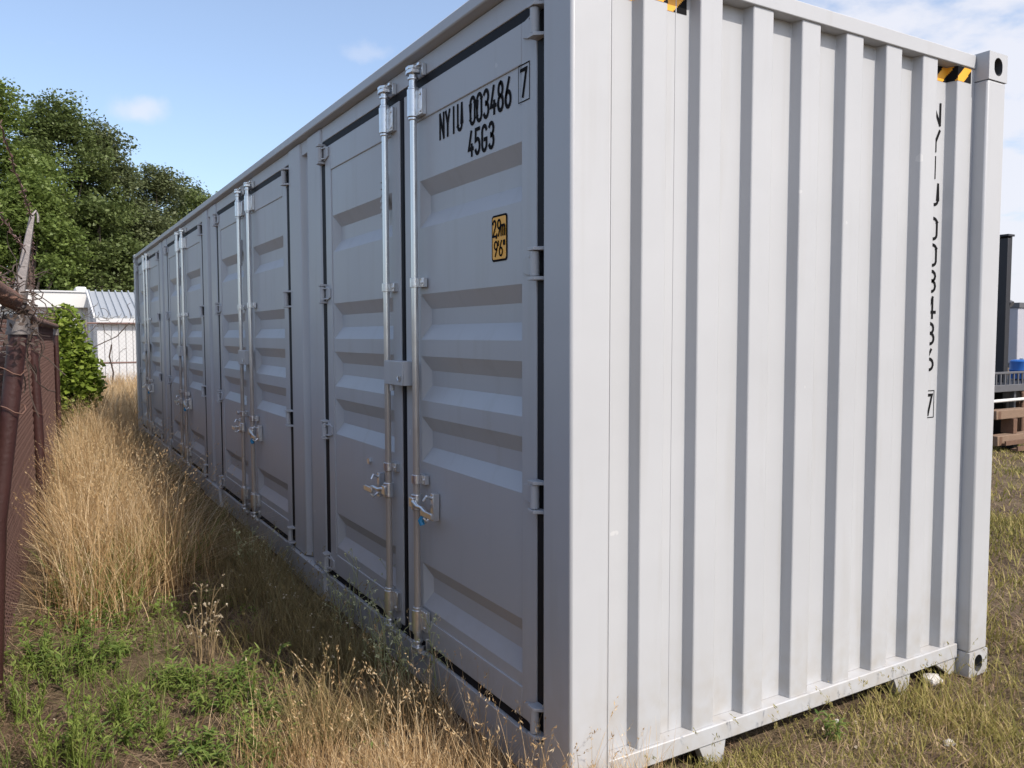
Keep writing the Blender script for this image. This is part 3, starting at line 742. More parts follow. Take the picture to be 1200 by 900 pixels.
# dead climbing stems on that fence
dv = thing('dead_vine', 'thin bare climbing stems on the distant chain link fence', 'vine', (px_on_y(128, FY), FY-.06, 0.0))
b = MB(); random.seed(9)
for i in range(24):
    x = random.uniform(-1.1, .9); p = Vector((x, random.uniform(-.03, .02), random.choice((1.95, 2.05, 2.1, 1.3, 2.0)) )); pts = [p]; d = Vector((random.uniform(-1, 1), 0, random.uniform(-.5, .4))).normalized()
    for j in range(7): d = (d+Vector((random.uniform(-.8, .8), random.uniform(-.2, .2), random.uniform(-.8, .7)))).normalized(); pts.append(pts[-1]+d*.07)
    b.tube(pts, random.uniform(.004, .008), 5, False)
b.tube([(-.75, 0, 1.0), (-.3, 0, 1.35), (.2, 0, 1.6), (.5, 0, 1.95)], .013, 5, False)
b.tube([(.05, 0, .3), (.1, 0, .7), (.02, 0, 1.1), (.08, 0, 1.4)], .02, 5, False)
b.build('stem', TWIG, dv)['kind'] = 'stuff'

def pxz(px, py, y):
    d = _f+_r*((px-600)/FPX)+_u*((450-py)/FPX); t = (y-CAM[1])/d[1]; return CAM+d*t
# white flat-roofed building
YB = 27.0
xl, xr_ = px_on_y(-60, YB), px_on_y(112, YB); ztop = float(pxz(80, 343, YB)[2]); zf = float(pxz(80, 361, YB)[2])
wb = thing('white_building', 'low white flat roofed building with a deep fascia beyond the bush', 'building', ((xl+xr_)/2, YB+4, 0)); o = Vector(wb.location)
MB().box(xl, xr_, YB, YB+8, -.1, zf).build('wall', WHITE, wb, origin=o)
MB().box(xl-.2, xr_+.02, YB-.28, YB+8.2, zf+.002, ztop).build('fascia', WHITE, wb, origin=o, bevel=.02)
MB().box(xl-.22, xr_+.04, YB-.32, YB+8.22, ztop+.002, ztop+.05).build('roof_trim', SHEDW, wb, origin=o)
MB().box(px_on_y(93, YB), px_on_y(106, YB), YB+.4, YB+1.6, ztop+.05, ztop+.22).build('roof_vent', WHITE, wb, origin=o, bevel=.05)
for i in range(6): 
    xx = xl+(xr_-xl)*(i+.5)/6; MB().box(xx, xx+.02, YB-.012, YB-.002, 0, zf-.01).build('wall_joint', ROOFM, wb, origin=o)
# shed with a ribbed metal roof
YS, YR = 23.0, 26.0
xs0, xs1 = px_on_y(116, YS), px_on_y(230, YS); ze = float(pxz(130, 372, YS)[2]); zr = float(pxz(125, 342, YR)[2])
sh = thing('metal_roofed_shed', 'white shed with a pale ribbed metal roof behind the distant fence', 'shed', ((xs0+xs1)/2, YS+2, 0)); o = Vector(sh.location)
npan = 14; pw = (xs1-xs0)/npan
for i in range(npan):
    a = xs0+i*pw
    MB().box(a+.006, a+pw-.006, YS+.18, YS+.22, -.05, ze-.12).build('wall_panel', SHEDW, sh, origin=o, bevel=.004)
    sl = MB(); sl.add([(a, YS, ze), (a+pw-.004, YS, ze), (a+pw-.004, YR, zr), (a, YR, zr), (a, YS, ze-.02), (a+pw-.004, YS, ze-.02), (a+pw-.004, YR, zr-.02), (a, YR, zr-.02)], [(0,1,2,3),(4,7,6,5),(0,4,5,1),(1,5,6,2),(2,6,7,3),(3,7,4,0)])
    sl.build('roof_panel', ROOFM, sh, origin=o)
    rb = MB(); rb.add([(a-.03, YS-.02, ze), (a+.03, YS-.02, ze), (a+.03, YR, zr), (a-.03, YR, zr), (a-.015, YS-.02, ze+.06), (a+.015, YS-.02, ze+.06), (a+.015, YR, zr+.06), (a-.015, YR, zr+.06)], [(0,3,2,1),(4,5,6,7),(0,1,5,4),(1,2,6,5),(2,3,7,6),(3,0,4,7)])
    rb.build('roof_seam', ROOFM, sh, origin=o)
MB().box(xs0-.02, xs1, YS-.01, YS+.17, ze-.16, ze-.022).build('fascia', SHEDW, sh, origin=o)
MB().prism([(YS+.2, -.05), (YS+.2, ze-.03), (YR, zr-.03), (YR, -.05)], xs0+.08, xs0+.12, lambda u, v, t: (t, u, v)).build('side_wall', SHEDW, sh, origin=o)
MB().prism([(YS, ze-.02), (YS, ze+.06), (YR, zr+.06), (YR, zr-.08)], xs0-.09, xs0-.035, lambda u, v, t: (t, u, v)).build('rake_trim', SHEDW, sh, origin=o)
MB().box(xs0, xs1, YR+.002, YR+3, -.05, zr-.03).build('rear_block', SHEDW, sh, origin=o)

# ------------------------------------------------------------------ foliage generators
def leaf_quads(P, size, up_bias=0.4, aspect=0.55, seed=0):
    """folded rhombic leaf per point: two triangles sharing the midrib (as one quad)"""
    g = np.random.default_rng(seed); n = len(P)
    ax = g.normal(size=(n, 3)); ax[:, 2] *= .5; ax /= np.linalg.norm(ax, axis=1, keepdims=True)
    nr = g.normal(size=(n, 3)); nr[:, 2] = np.abs(nr[:, 2])+up_bias; sd = np.cross(ax, nr); sd /= np.linalg.norm(sd, axis=1, keepdims=True)+1e-9
    nn = np.cross(sd, ax)
    s = (size*(0.6+0.8*g.random(n)))[:, None]
    v = np.stack([P-ax*s*.5, P+sd*s*aspect*.5+nn*s*.10, P+ax*s*.5, P-sd*s*aspect*.5+nn*s*.10], 1).reshape(-1, 3)
    q = np.arange(4*n).reshape(-1, 4)
    return v, q
TREE_M = [island_mat('deciduous_leaf', [(0.080, 0.108, 0.034), (0.130, 0.168, 0.052), (0.185, 0.220, 0.080)], 0.38, 0.5, 0.5),
          island_mat('fresh_leaf', [(0.096, 0.136, 0.032), (0.155, 0.208, 0.050), (0.220, 0.275, 0.080)], 0.40, 0.5, 0.5),
          island_mat('dull_leaf', [(0.090, 0.112, 0.048), (0.138, 0.164, 0.070), (0.195, 0.215, 0.110)], 0.36, 0.5, 0.5)]
def tree(label, px, depth, top_py, rpx, low_z, nleaf, mi, seed, leaf=.165):
    g = np.random.default_rng(seed); b = at(px, depth, 0)
    H = CAM[2]+(397-top_py)/FPX*depth; Rr = rpx/FPX*depth
    t = thing('broadleaf_tree', label, 'tree', tuple(b), 'trees behind the white building')
    # lobes of the crown
    lobes = []
    hz = (H-low_z)
    for i in range(44):
        u = g.random(); z = low_z+hz*(0.06+0.82*u)
        prof_ = math.sin(math.pi*min(1, 0.18+u*0.82))**.7 if u > .3 else .92
        a = g.random()*6.283; rr = Rr*prof_*(0.30+.55*math.sqrt(g.random()))
        lobes.append((math.cos(a)*rr, math.sin(a)*rr, z, Rr*g.uniform(.20, .36)))
    lobes.append((0, 0, H-Rr*.30, Rr*.30)); lobes.append((Rr*.2, Rr*.1, H-Rr*.45, Rr*.30))
    for a in (0, 3.14, 1.2, 2.0): lobes.append((math.cos(a)*Rr*.66, math.sin(a)*Rr*.4, low_z+hz*.52, Rr*.42))
    w = np.array([l[3]**2 for l in lobes]); cnt = (w/w.sum()*nleaf*1.35).astype(int); P = []
    for (x, y, z, r), c in zip(lobes, cnt):
        # twigs inside the lobe: leaves hang in small sprays
        ns = max(6, c//16); d = g.normal(size=(ns, 3)); d /= np.linalg.norm(d, axis=1, keepdims=True)
        rad = r*(.45+.62*g.random(ns)**.6)*(0.85+.35*(np.sin(d[:, 0]*7+d[:, 1]*5+seed)*.5+.5))
        cs = np.array([x, y, z])+d*rad[:, None]*np.array([1, 1, .82])
        P.append((cs[:, None, :]+g.normal(size=(ns, 16, 3))*np.array([.20, .20, .12])*(.6+.12*Rr)).reshape(-1, 3))
    P = np.concatenate(P); v, q = leaf_quads(P, leaf, .6, .62, seed)
    fast_mesh('crown', v, q, TREE_M[mi], t)
    tr = MB(); th = low_z+hz*.55
    tr.tube([(0, 0, -.2), (.05, 0, th*.3), (-.05, .08, th*.65), (0, 0, th)], [.03*H*.7, .022*H*.7, .016*H*.7, .006*H], 9)
    for (x, y, z, r) in lobes[::2]:
        z0 = low_z*.55+(z-low_z)*.4; tr.tube([(0, 0, max(.8, z0)), (x*.5, y*.5, (z0+z)/2+.1*r), (x, y, z)], [.05+.004*H, .035, .014], 6, False)
    tr.build('trunk', BARK, t)
    return t
#       label                                                            px  depth top  r  low  n  mat seed
tree('tall bright green tree at the left edge of the view', -8, 33, 92, 95, 2.2, 30000, 1, 3)
tree('tall dark green tree right of the bright edge tree', 78, 39, 112, 74, 2.2, 28000, 0, 4)
tree('mid height dull green tree in the middle of the tree line', 128, 41, 146, 62, 2.0, 24000, 2, 6)
tree('lower rounded tree nearest above the far end of the container', 190, 44, 196, 62, 2.0, 24000, 2, 8)
tree('bright low bushy tree standing just behind the white building', 40, 31.5, 205, 56, 1.4, 22000, 1, 12)
tree('small loose tree filling the gap before the container roofline', 222, 48, 212, 56, 1.8, 20000, 2, 29)
tree('low dark tree just behind the metal roofed shed', 122, 35, 232, 64, 1.0, 24000, 0, 14)
tree('tree out of the left edge with its crown just reaching in', -120, 35, 60, 95, 2.6, 20000, 1, 17)
tree('tree half hidden behind the container roofline', 246, 46, 224, 56, 1.8, 16000, 0, 19)

# leafy vine mound at the end of the maroon fence
BUSH_M = island_mat('yellow_green_leaf', [(0.12, 0.17, 0.026), (0.21, 0.28, 0.042), (0.34, 0.38, 0.08)], 0.38, 0.45, 2.0)
def bush():
    b = at(78, 12.4, 0); t = thing('leafy_bush', 'bright yellow green leafy climber mound at the end of the maroon fence', 'bush', tuple(b))
    g = np.random.default_rng(21); P = []
    for (dx, z, rx, rz, c) in ((-.10, 1.30, .36, .62, 1500), (.0, 1.80, .24, .34, 700), (.12, .95, .38, .55, 1400), (-.22, .55, .30, .5, 900), (.24, 1.25, .20, .35, 500), (.34, .85, .16, .3, 300), (-.32, 1.6, .20, .40, 500)):
        d = g.normal(size=(c, 3)); d /= np.linalg.norm(d, axis=1, keepdims=True); rad = (.7+.38*g.random(c))[:, None]
        off = _r0*dx
        P.append(np.array([off[0], off[1], z])+d*rad*np.array([rx, rx*1.2, rz]))
    P = np.concatenate(P)*np.array([1.02, 1.0, .97]); P += np.random.default_rng(3).normal(size=P.shape)*.035; v, q = leaf_quads(P, .085, .5, .8, 22)
    fast_mesh('foliage', v, q, BUSH_M, t)
    s = MB(); random.seed(3)
    for i in range(14):
        a = random.uniform(0, 6.28); x, y = .2*math.cos(a), .2*math.sin(a)
        s.tube([(x*.4, y*.4, -.05), (x, y, .6), (x*1.3, y*1.3, 1.2), (x*.8, y*.8, 1.7)], [.014, .011, .008, .005], 5)
    s.build('stem', TWIG, t)['kind'] = 'stuff'
bush()

# ================================================================== RIGHT: things beyond the container
def right_side():
    D = 12.0
    zz0 = lambda py: 1.6246+(393.5-py)/FPX*D
    def P(px, z, d=D): return at(px, d, z)
    # black steel mast
    b = P(1167, 0, 12.6); t = thing('steel_mast', 'tall black steel mast standing behind the flatbed at the right edge', 'mast', tuple(b))
    zt = 1.6246+(393.5-281)/FPX*12.6
    wd = 12/FPX*12.6
    m = MB(); m.box(-.02, wd-.075, -.12, .12, 0, zt-.03); m.build('channel', BLACKS, t, bevel=.006)
    MB().box(wd-.073, wd-.02, -.10, .14, 0, zt-.002).build('flange', BLACKS, t, bevel=.004)
    MB().box(-.035, wd-.015, -.13, .13, zt, zt+.03).build('cap_plate', BLACKS, t)
    MB().tube([(wd*.95, -.12, 1.6246+(393.5-356)/FPX*12.6-.04), (wd*.95, .0, 1.6246+(393.5-356)/FPX*12.6+.02)], .05, 10).build('roller', GREYST, t)
    MB().box(-.06, wd+.05, -.2, .2, 0, .06).build('foot', BLACKS, t)
    # grey box trailer further off
    d2 = 19.0; b = at(1192, d2, 0)
    zt = 1.6246+(393.5-357)/FPX*d2; zb_ = 1.6246+(393.5-428)/FPX*d2
    t = thing('box_trailer', 'plain grey box trailer body parked beyond the black mast', 'trailer', tuple(b))
    m = MB(); m.box(-.06, 6.0, 0, 2.4, zb_, zt-.12); m.build('body', GREYS, t, bevel=.02)
    MB().box(-.08, 6.02, -.03, 2.43, zt-.118, zt).build('top_rail', GREYST, t)
    MB().box(-.07, 6.01, -.02, 2.42, zb_-.10, zb_-.002).build('bottom_rail', GREYST, t)
    for x in (3.6, 4.7):
        w_ = MB(); w_.tube([(x, .02, .5), (x, .3, .5)], .5, 24).build('tyre', RUBBER, t); MB().tube([(x, -.01, .5), (x, .019, .5)], .27, 18).build('rim', GREYST, t)
    for x in (.9, 1.0): MB().box(x, x+.06, .2, .3, 0, zb_-.1).build('leg', GREYST, t)
    # blue drum on the flatbed
    b = P(1198, zz0(452.5)+.003, 13.2); t = thing('blue_drum', 'blue plastic drum behind the slatted rail at the right edge', 'drum', tuple(b))
    m = MB(); z = [0, .02, .02, .14, .16, .18, .30, .32, .33]; r_ = [.12, .17, .19, .19, .20, .19, .19, .17, .10]
    m.tube([(0, 0, q) for q in z], r_, 20).build('body', BLUEP, t)
    MB().tube([(0, 0, .331), (0, 0, .35)], .05, 12).build('cap', WHITE, t)
    # flatbed trailer with a slatted rail, tubes and rusty frame
    b = P(1190, 0); t = thing('flatbed_trailer', 'rusty black flatbed trailer with a slatted side rail behind the container', 'trailer', tuple(b))
    zz = lambda py: 1.6246+(393.5-py)/FPX*D
    xa, xb = -1.2, 2.6
    MB().box(xa, xb, 0, 2.2, zz(457), zz(452.5)).build('deck', BLACKS, t)
    MB().box(xa, xb, -.035, -.002, zz(460), zz(452)).build('side_beam', GREYST, t, bevel=.004)
    MB().box(xa, xb, -.025, .005, zz(439.5), zz(437)).build('rail', GREYST, t, bevel=.003)
    k = 0; x = xa+.05
    while x < xb: MB().box(x, x+.028, -.02, .0, zz(451.9), zz(439.6)).build('slat', GREYST, t); x += .118
    for x in (xa+.1, .02, 1.0, 2.2): MB().box(x, x+.05, .02, .09, zz(519), zz(458)).build('leg', GREYST, t, bevel=.004)
    for x in (.17, .9, 1.9): MB().tube([(x, -.02, zz(520)), (x, -.02, zz(464)), (x+.03, .03, zz(459))], .03, 10).build('upright', RUST if x < .5 else GREYST, t)
    MB().tube([(xa, -.06, zz(470)), (.16, -.06, zz(469.5))], .024, 10).build('tube', WHITE, t)
    MB().tube([(.25, -.06, zz(470)), (.33, -.06, zz(470))], .03, 10).build('tube', WHITE, t)
    MB().box(xa, xb, .6, .66, zz(520), zz(458)).build('back_plate', BLACKS, t)
    for x in (-.9, 1.6):
        MB().tube([(x, .9, .34), (x, 1.1, .34)], .34, 20).build('tyre', RUBBER, t)
    # timbers stacked under it
    for i, (xa_, xb_, pa, pb, dy, lab) in enumerate(((-1.0, -.12, 478, 488, -.28, 'upper weathered timber lying under the flatbed'), (-1.1, -.08, 505, 516, -.36, 'lower weathered timber lying on rusty bars under the flatbed'), (.24, .9, 472, 515, .05, 'wide rust brown board propped under the flatbed at the right edge'))):
        tb = thing('timber', lab, 'timber', tuple(b+Vector((xa_, dy, zz(pb)))))
        MB().box(0, xb_-xa_, 0, .16, 0, zz(pa)-zz(pb)).build('beam', TIMBER if i < 2 else RUST, tb, bevel=.008)
        MB().box(.05, .11, -.004, -.001, .01, zz(pa)-zz(pb)-.01).build('band', RUST, tb)
    for i in range(2):
        br = thing('rusty_bar', ('flat rusty bar lying on the grass below the timbers', 'rusty angle bar propped just above the flat one below the timbers')[i], 'bar', tuple(b+Vector((-1.0, -.42-.16*i, .055*(1-i)+.03))))
        m = MB(); m.box(0, 2.1, 0, .09, 0, .025); m.box(0, 2.1, .0, .02, .0252, .06); m.build('bar', RUST, br)
    bk = thing('bearer_block', 'short dark block holding up the timbers under the flatbed', 'block', tuple(b+Vector((-.62, -.30, 0))))
    MB().box(0, .12, -.02, .2, 0, zz(516)-.002).build('block', BLACKS, bk, bevel=.006)
    MB().box(0.01, .11, -.01, .17, zz(505)+.002, zz(488)-.002).build('spacer', RUST, bk, bevel=.004)
right_side()
# ================================================================== GRASS AND WEEDS
def blades(x, y, h, w, lean, seed, segs=3, curl=1.8, droop=0.0, ang=None):
    """curved tapering blades as one array of quads"""
    g = np.random.default_rng(seed); n = len(x)
    z = gz(x, y)-.01; a = g.random(n)*2*np.pi if ang is None else ang; D = np.stack([np.cos(a), np.sin(a), np.zeros(n)], -1)
    b = a+np.pi/2+g.normal(size=n)*.5; S = np.stack([np.cos(b), np.sin(b), np.zeros(n)], -1)
    h = np.broadcast_to(h, (n,)); w = np.broadcast_to(w, (n,)); lean = np.broadcast_to(lean, (n,))
    base = np.stack([x, y, z], -1); rows = []
    for k in range(segs+1):
        t = k/segs
        c = base + D*(h*lean*(t**curl))[:, None]; c[:, 2] += h*t*(1-droop*t*lean)
        ww = (w*(1-t)**.7*.5+w*.04)[:, None]
        rows += [c-S*ww, c+S*ww]
    V = np.stack(rows, 1).reshape(-1, 3); m = 2*(segs+1); o = np.arange(n)[:, None]*m
    Q = np.concatenate([o+np.array([[2*k, 2*k+1, 2*k+3, 2*k+2]]) for k in range(segs)], 0)
    return V, Q
def join(parts):
    V = []; Q = []; o = 0
    for v, q in parts: V.append(v); Q.append(q+o); o += len(v)
    return np.concatenate(V), np.concatenate(Q)
def seedheads(x, y, h, lean, seed, size=.012, n_per=7):
    """stems with a loose spike of small seeds"""
    g = np.random.default_rng(seed); n = len(x); V, Q = blades(x, y, h, .0026, lean, seed, 4, 1.8)
    tips = (V.reshape(n, 10, 3)[:, 8]+V.reshape(n, 10, 3)[:, 9])/2; mid = (V.reshape(n, 10, 3)[:, 6]+V.reshape(n, 10, 3)[:, 7])/2
    t = g.random((n, n_per))*.9; P = tips[:, None]*(1-t[..., None]*.55)+mid[:, None]*(t[..., None]*.55)
    P = P.reshape(-1, 3)+g.normal(size=(n*n_per, 3))*.004
    d = np.repeat(tips-mid, n_per, 0); d /= np.linalg.norm(d, axis=1, keepdims=True)+1e-9; d = d+g.normal(size=d.shape)*.35
    sd = np.cross(d, g.normal(size=d.shape)); sd /= np.linalg.norm(sd, axis=1, keepdims=True)+1e-9
    v2 = np.stack([P-d*size*.6, P+sd*size*.18, P+d*size*.6, P-sd*size*.18], 1).reshape(-1, 3)
    return join([(V, Q), (v2, np.arange(len(v2)).reshape(-1, 4))])
def scatter(n, x0, x1, y0, y1, seed, keep=None, power=1.0):
    g = np.random.default_rng(seed); X = []; Y = []; got = 0
    while got < n:
        x = g.uniform(x0, x1, n*2); y = y0+(y1-y0)*g.random(n*2)**power
        out = ~((x > -.02) & (x < 2.46) & (y > .06) & (y < 12.2))
        if keep is not None: out &= g.random(n*2) < keep(x, y)
        X.append(x[out]); Y.append(y[out]); got += out.sum()
    return np.concatenate(X)[:n], np.concatenate(Y)[:n]
sstep = lambda a, b, v: np.clip((v-a)/(b-a), 0, 1)**2*(3-2*np.clip((v-a)/(b-a), 0, 1))
def fence_x(y): return -1.62+.055*(y-2.09)
M_GOLD = island_mat('golden_dry_grass', [(0.17, 0.095, 0.042), (0.38, 0.235, 0.105), (0.60, 0.410, 0.205), (0.72, 0.555, 0.33), (0.80, 0.68, 0.48)], 0.35, 0.6, 1.5)
M_STRAW = island_mat('straw_litter', [(0.065, 0.042, 0.030), (0.15, 0.095, 0.060), (0.30, 0.205, 0.125), (0.50, 0.38, 0.25)], 0.15, 0.8, 2.5)
M_OLIVE = island_mat('olive_dry_grass', [(0.20, 0.135, 0.065), (0.26, 0.21, 0.09), (0.38, 0.29, 0.15)], 0.3, 0.7, 2.0)
M_LAWN = island_mat('yellow_green_turf', [(0.13, 0.125, 0.032), (0.22, 0.205, 0.052), (0.35, 0.29, 0.090), (0.52, 0.39, 0.20)], 0.35, 0.65, 0.9)
M_GREEN = island_mat('fresh_green_grass', [(0.075, 0.125, 0.022), (0.13, 0.20, 0.032), (0.20, 0.27, 0.05), (0.27, 0.29, 0.10)], 0.38, 0.55, 2.0)
M_WEED = island_mat('weed_leaf', [(0.085, 0.140, 0.030), (0.125, 0.190, 0.042), (0.20, 0.260, 0.062), (0.28, 0.31, 0.09)], 0.35, 0.5, 3.0)
M_WEEDY = island_mat('pale_weed_leaf', [(0.12, 0.18, 0.035), (0.20, 0.27, 0.055), (0.30, 0.34, 0.09)], 0.38, 0.5, 3.0)
M_STEM = island_mat('dry_weed_stem', [(0.24, 0.17, 0.09), (0.34, 0.25, 0.14)], 0.1, 0.8, 3.0)
M_PALE = island_mat('pale_weed_stem', [(0.32, 0.35, 0.17), (0.48, 0.48, 0.28)], 0.15, 0.7, 3.0)
M_FLUFF = island_mat('white_seed_fluff', [(0.50, 0.40, 0.26), (0.66, 0.58, 0.44)], 0.3, 0.9, 3.0)
M_YFLOW = island_mat('pale_yellow_flower', [(0.56, 0.57, 0.26), (0.72, 0.70, 0.46)], 0.3, 0.7, 3.0)
def grass():
    # tall golden grass along the fence and across the end of the strip
    global k_tall
    def k_tall(x, y):
        fx = fence_x(y); right = -.74+.022*y-.08*np.sin(y*1.7)
        d = sstep(.04, .30, x-fx)*sstep(0, .35, right-x+.25)*sstep(2.2, 3.6, y+(x+1.5)*-.4)
        return d*(.10+1.0*sstep(.36, .60, vnoise(x, y, 3.0, 5)))
    g = np.random.default_rng(1)
    NT = 230; cx, cy = scatter(NT, -1.7, -.2, 2.0, 13.0, 30, k_tall, 1.2); rad = .035+.06*g.random(NT); ch = .34+.50*g.random(NT)
    ci = np.repeat(np.arange(NT), 19); an = g.random(len(ci))*6.283; rr = rad[ci]*np.sqrt(g.random(len(ci)))
    p0 = blades(cx[ci]+np.cos(an)*rr, cy[ci]+np.sin(an)*rr, ch[ci]*(.55+.5*g.random(len(ci))), .0040+.0011*cy[ci]/5, (.15+.9*g.random(len(ci))**1.5)*(.5+rr/rad[ci]), 29, 4, 1.9, .06, an+g.normal(size=len(ci))*.5)
    x, y = scatter(4300, -1.75, -.1, 1.9, 13.5, 31, k_tall, 1.25)
    tall = .42+.30*vnoise(x, y, 1.6, 7)+.12*g.random(len(x))
    tall *= .75+.35*sstep(0.9, 0.3, (x-fence_x(y)))
    p1 = blades(x, y, tall*(.35+.8*g.random(len(x))), .0036+.0012*y/5, .2+.75*g.random(len(x))**2, 32, 4, 2.0)
    x, y = scatter(1500, -1.75, -.25, 2.1, 13, 33, k_tall, 1.2)
    p2 = seedheads(x, y, .50+.34*np.random.default_rng(2).random(len(x)), .2+.45*np.random.default_rng(3).random(len(x)), 34, .013, 7)
    x, y = scatter(12000, -1.6, 5.5, 12.3, 24, 35, lambda x, y: (.35+.65*sstep(.3, .6, vnoise(x, y, 1.1, 9)))*sstep(0, .15, x-fence_x(np.minimum(y, 12.5))))
    p3 = blades(x, y, .40+.35*vnoise(x, y, .8, 3)+.2*np.random.default_rng(5).random(len(x)), .012, .2+.5*np.random.default_rng(4).random(len(x)), 36, 3, 2.0)
    x, y = scatter(2200, -1.7, -.3, 2.0, 12, 37, k_tall, 1.2)      # broken and bent stems
    p4 = blades(x, y, .22+.35*np.random.default_rng(15).random(len(x)), .0036+.001*y/5, 1.0+1.4*np.random.default_rng(16).random(len(x)), 38, 4, 1.3, .12)
    v, q = join([p0, p1, p2, p3, p4]); tag(fast_mesh('tall_dry_grass', v, q, M_GOLD), 'tall golden dry grass between the fence and the container', 'grass', kind='stuff')
    # straw and dead litter lying on the earth
    x, y = scatter(52000, -1.75, .5, -.2, 9, 41, lambda x, y: (.25+.75*vnoise(x, y, 2.5, 11))*(1-.72*sstep(3.0, 2.4, y)*sstep(-.2, -.7, x)*sstep(.35, .55, vnoise(x, y, 3, 23))), 1.6); g = np.random.default_rng(6)
    p1 = blades(x, y, .02+.06*g.random(len(x)), .0032, 1.2+2.2*g.random(len(x)), 42, 2, 1.2, .10)
    x, y = scatter(26000, .2, 9, -1.8, 7, 43, lambda x, y: (.2+.8*vnoise(x, y, 1.5, 12))/(1+.25*((x-1)**2+y*y)), 1.0)
    p2 = blades(x, y, .02+.05*g.random(len(x)), .005, 1.2+2*g.random(len(x)), 44, 2, 1.2, .10)
    v, q = join([p1, p2]); tag(fast_mesh('straw_litter', v, q, M_STRAW), 'brown straw and dead stems lying on the earth', 'litter', kind='stuff')
    # short golden grass in the near foreground, up to the container corner
    def k_fore(x, y): return sstep(-.98, -.55, x)*sstep(1.42, .80, y+.55*(x+.4))*(.3+.7*sstep(.3, .6, vnoise(x, y, 5, 13)))
    x, y = scatter(7600, -1.2, .28, -.25, 1.7, 51, lambda x, y: k_fore(x, y)*np.where(x > -.02, sstep(.05, -.05, y), 1)); g = np.random.default_rng(8)
    p1 = blades(x, y, (.06+.15*g.random(len(x))*(.5+.9*vnoise(x, y, 3, 14)))*(.7+.45*sstep(-.8, -.1, x)), .0028, .25+.8*g.random(len(x)), 52, 4, 1.8)
    x, y = scatter(420, -1.0, .14, -.12, 1.35, 53, k_fore)
    p2 = seedheads(x, y, (.17+.18*g.random(len(x)))*(.8+.45*sstep(-.8, -.1, x)), .15+.55*g.random(len(x)), 54, .0105, 8)
    v, q = join([p1, p2]); n1 = len(v)
    tag(fast_mesh('golden_grass', v, q, M_GOLD), 'short golden grass with seed heads at the near container corner', 'grass', kind='stuff')
    # thin shaded grass under the doors
    def k_sh(x, y): return sstep(-1.05, -.3, x)*(.15+.85*sstep(.4, .65, vnoise(x, y, 3, 15)))*(.6+.6*sstep(-.5, -.1, x))
    x, y = scatter(16000, -1.05, -.03, .9, 12.2, 61, k_sh, 1.5); g = np.random.default_rng(9)
    p1 = blades(x, y, .05+.17*g.random(len(x))*(.4+vnoise(x, y, 2, 16)), .0032+.0006*y, .3+.9*g.random(len(x)), 62, 3, 1.8)
    x, y = scatter(420, -.6, -.04, 1.0, 9, 63, k_sh, 1.4)
    p2 = seedheads(x, y, .18+.22*g.random(len(x)), .2+.5*g.random(len(x)), 64, .012, 8)
    v, q = join([p1, p2]); tag(fast_mesh('thin_shaded_grass', v, q, M_OLIVE), 'thin olive grass in the shade below the doors', 'grass', kind='stuff')
    # fresh green grass at lower left
    def k_gr(x, y): return sstep(-.35, -.9, x+.12*np.sin(y*6))*sstep(2.9, 2.1, y)*(.05+.95*sstep(.52, .68, vnoise(x, y, 5.5, 17)))
    x, y = scatter(1500, -1.75, -.4, .7, 2.9, 71, k_gr); g = np.random.default_rng(10)
    p1 = blades(x, y, .03+.14*g.random(len(x))**1.5, .0034, .25+.9*g.random(len(x)), 72, 3, 1.8)
    v, q = p1; tag(fast_mesh('green_grass', v, q, M_GREEN), 'patchy fresh green grass among the weeds at lower left', 'grass', kind='stuff')
    x, y = scatter(2600, -1.75, -.3, 2.2, 12, 79, lambda x, y: k_tall(x, y)*sstep(.45, .6, vnoise(x, y, 2.6, 33)), 1.4); g = np.random.default_rng(22)
    v, q = blades(x, y, .12+.28*g.random(len(x)), .0045+.001*y/4, .3+.8*g.random(len(x)), 80, 3, 1.8)
    tag(fast_mesh('green_undergrowth', v, q, M_GREEN), 'green blades growing up through the tall dry grass', 'grass', kind='stuff')
    # low sprigs of broad-leaved green dotted through the sunny patch
    x, y = scatter(240, -1.75, -.35, .7, 3.1, 74, lambda x, y: sstep(-.2, -.6, x+.25*(y-1.5)*.3)*(.1+.9*sstep(.42, .6, vnoise(x, y, 3.3, 27)))); g = np.random.default_rng(20)
    c = np.stack([x, y, gz(x, y)], -1); hh = .02+.09*g.random(len(x))**2
    P = c[:, None]+np.stack([g.normal(size=(len(x), 12))*.020, g.normal(size=(len(x), 12))*.020, g.random((len(x), 12))*hh[:, None]+.004], -1)
    v, q = leaf_quads(P.reshape(-1, 3), .026, .7, .38, 75)
    st = blades(x, y, hh+.01, .003, .3, 76, 2); v, q = join([(v, q), st])
    tag(fast_mesh('low_green_sprigs', v, q, M_WEEDY), 'low green sprigs dotted over the brown earth at lower left', 'ground cover', kind='stuff')
    # bleached chips and petals on the bare earth
    x, y = scatter(170, -1.5, 2.5, -.6, 3.0, 77, lambda x, y: .1+.9*sstep(.5, .66, vnoise(x, y, 2.7, 28))); g = np.random.default_rng(21)
    v, q = leaf_quads(np.stack([x, y, gz(x, y)+.012], -1), .014, 1.5, .8, 78)
    tag(fast_mesh('bleached_chips', v, q, M_FLUFF), 'bleached chips scattered on the bare earth', 'litter', kind='stuff')
    # yellow green turf on the right
    def k_r(x, y):
        d2 = (x+1.5)**2+(y+2.1)**2
        return np.minimum(1, 9/d2)*(.18+.82*sstep(.36, .58, vnoise(x, y, 1.3, 18)*.6+vnoise(x, y, 4, 19)*.4))
    x, y = scatter(125000, .15, 15, -2.6, 9, 81, k_r); g = np.random.default_rng(12)
    dist = np.sqrt((x+1.5)**2+(y+2.1)**2)
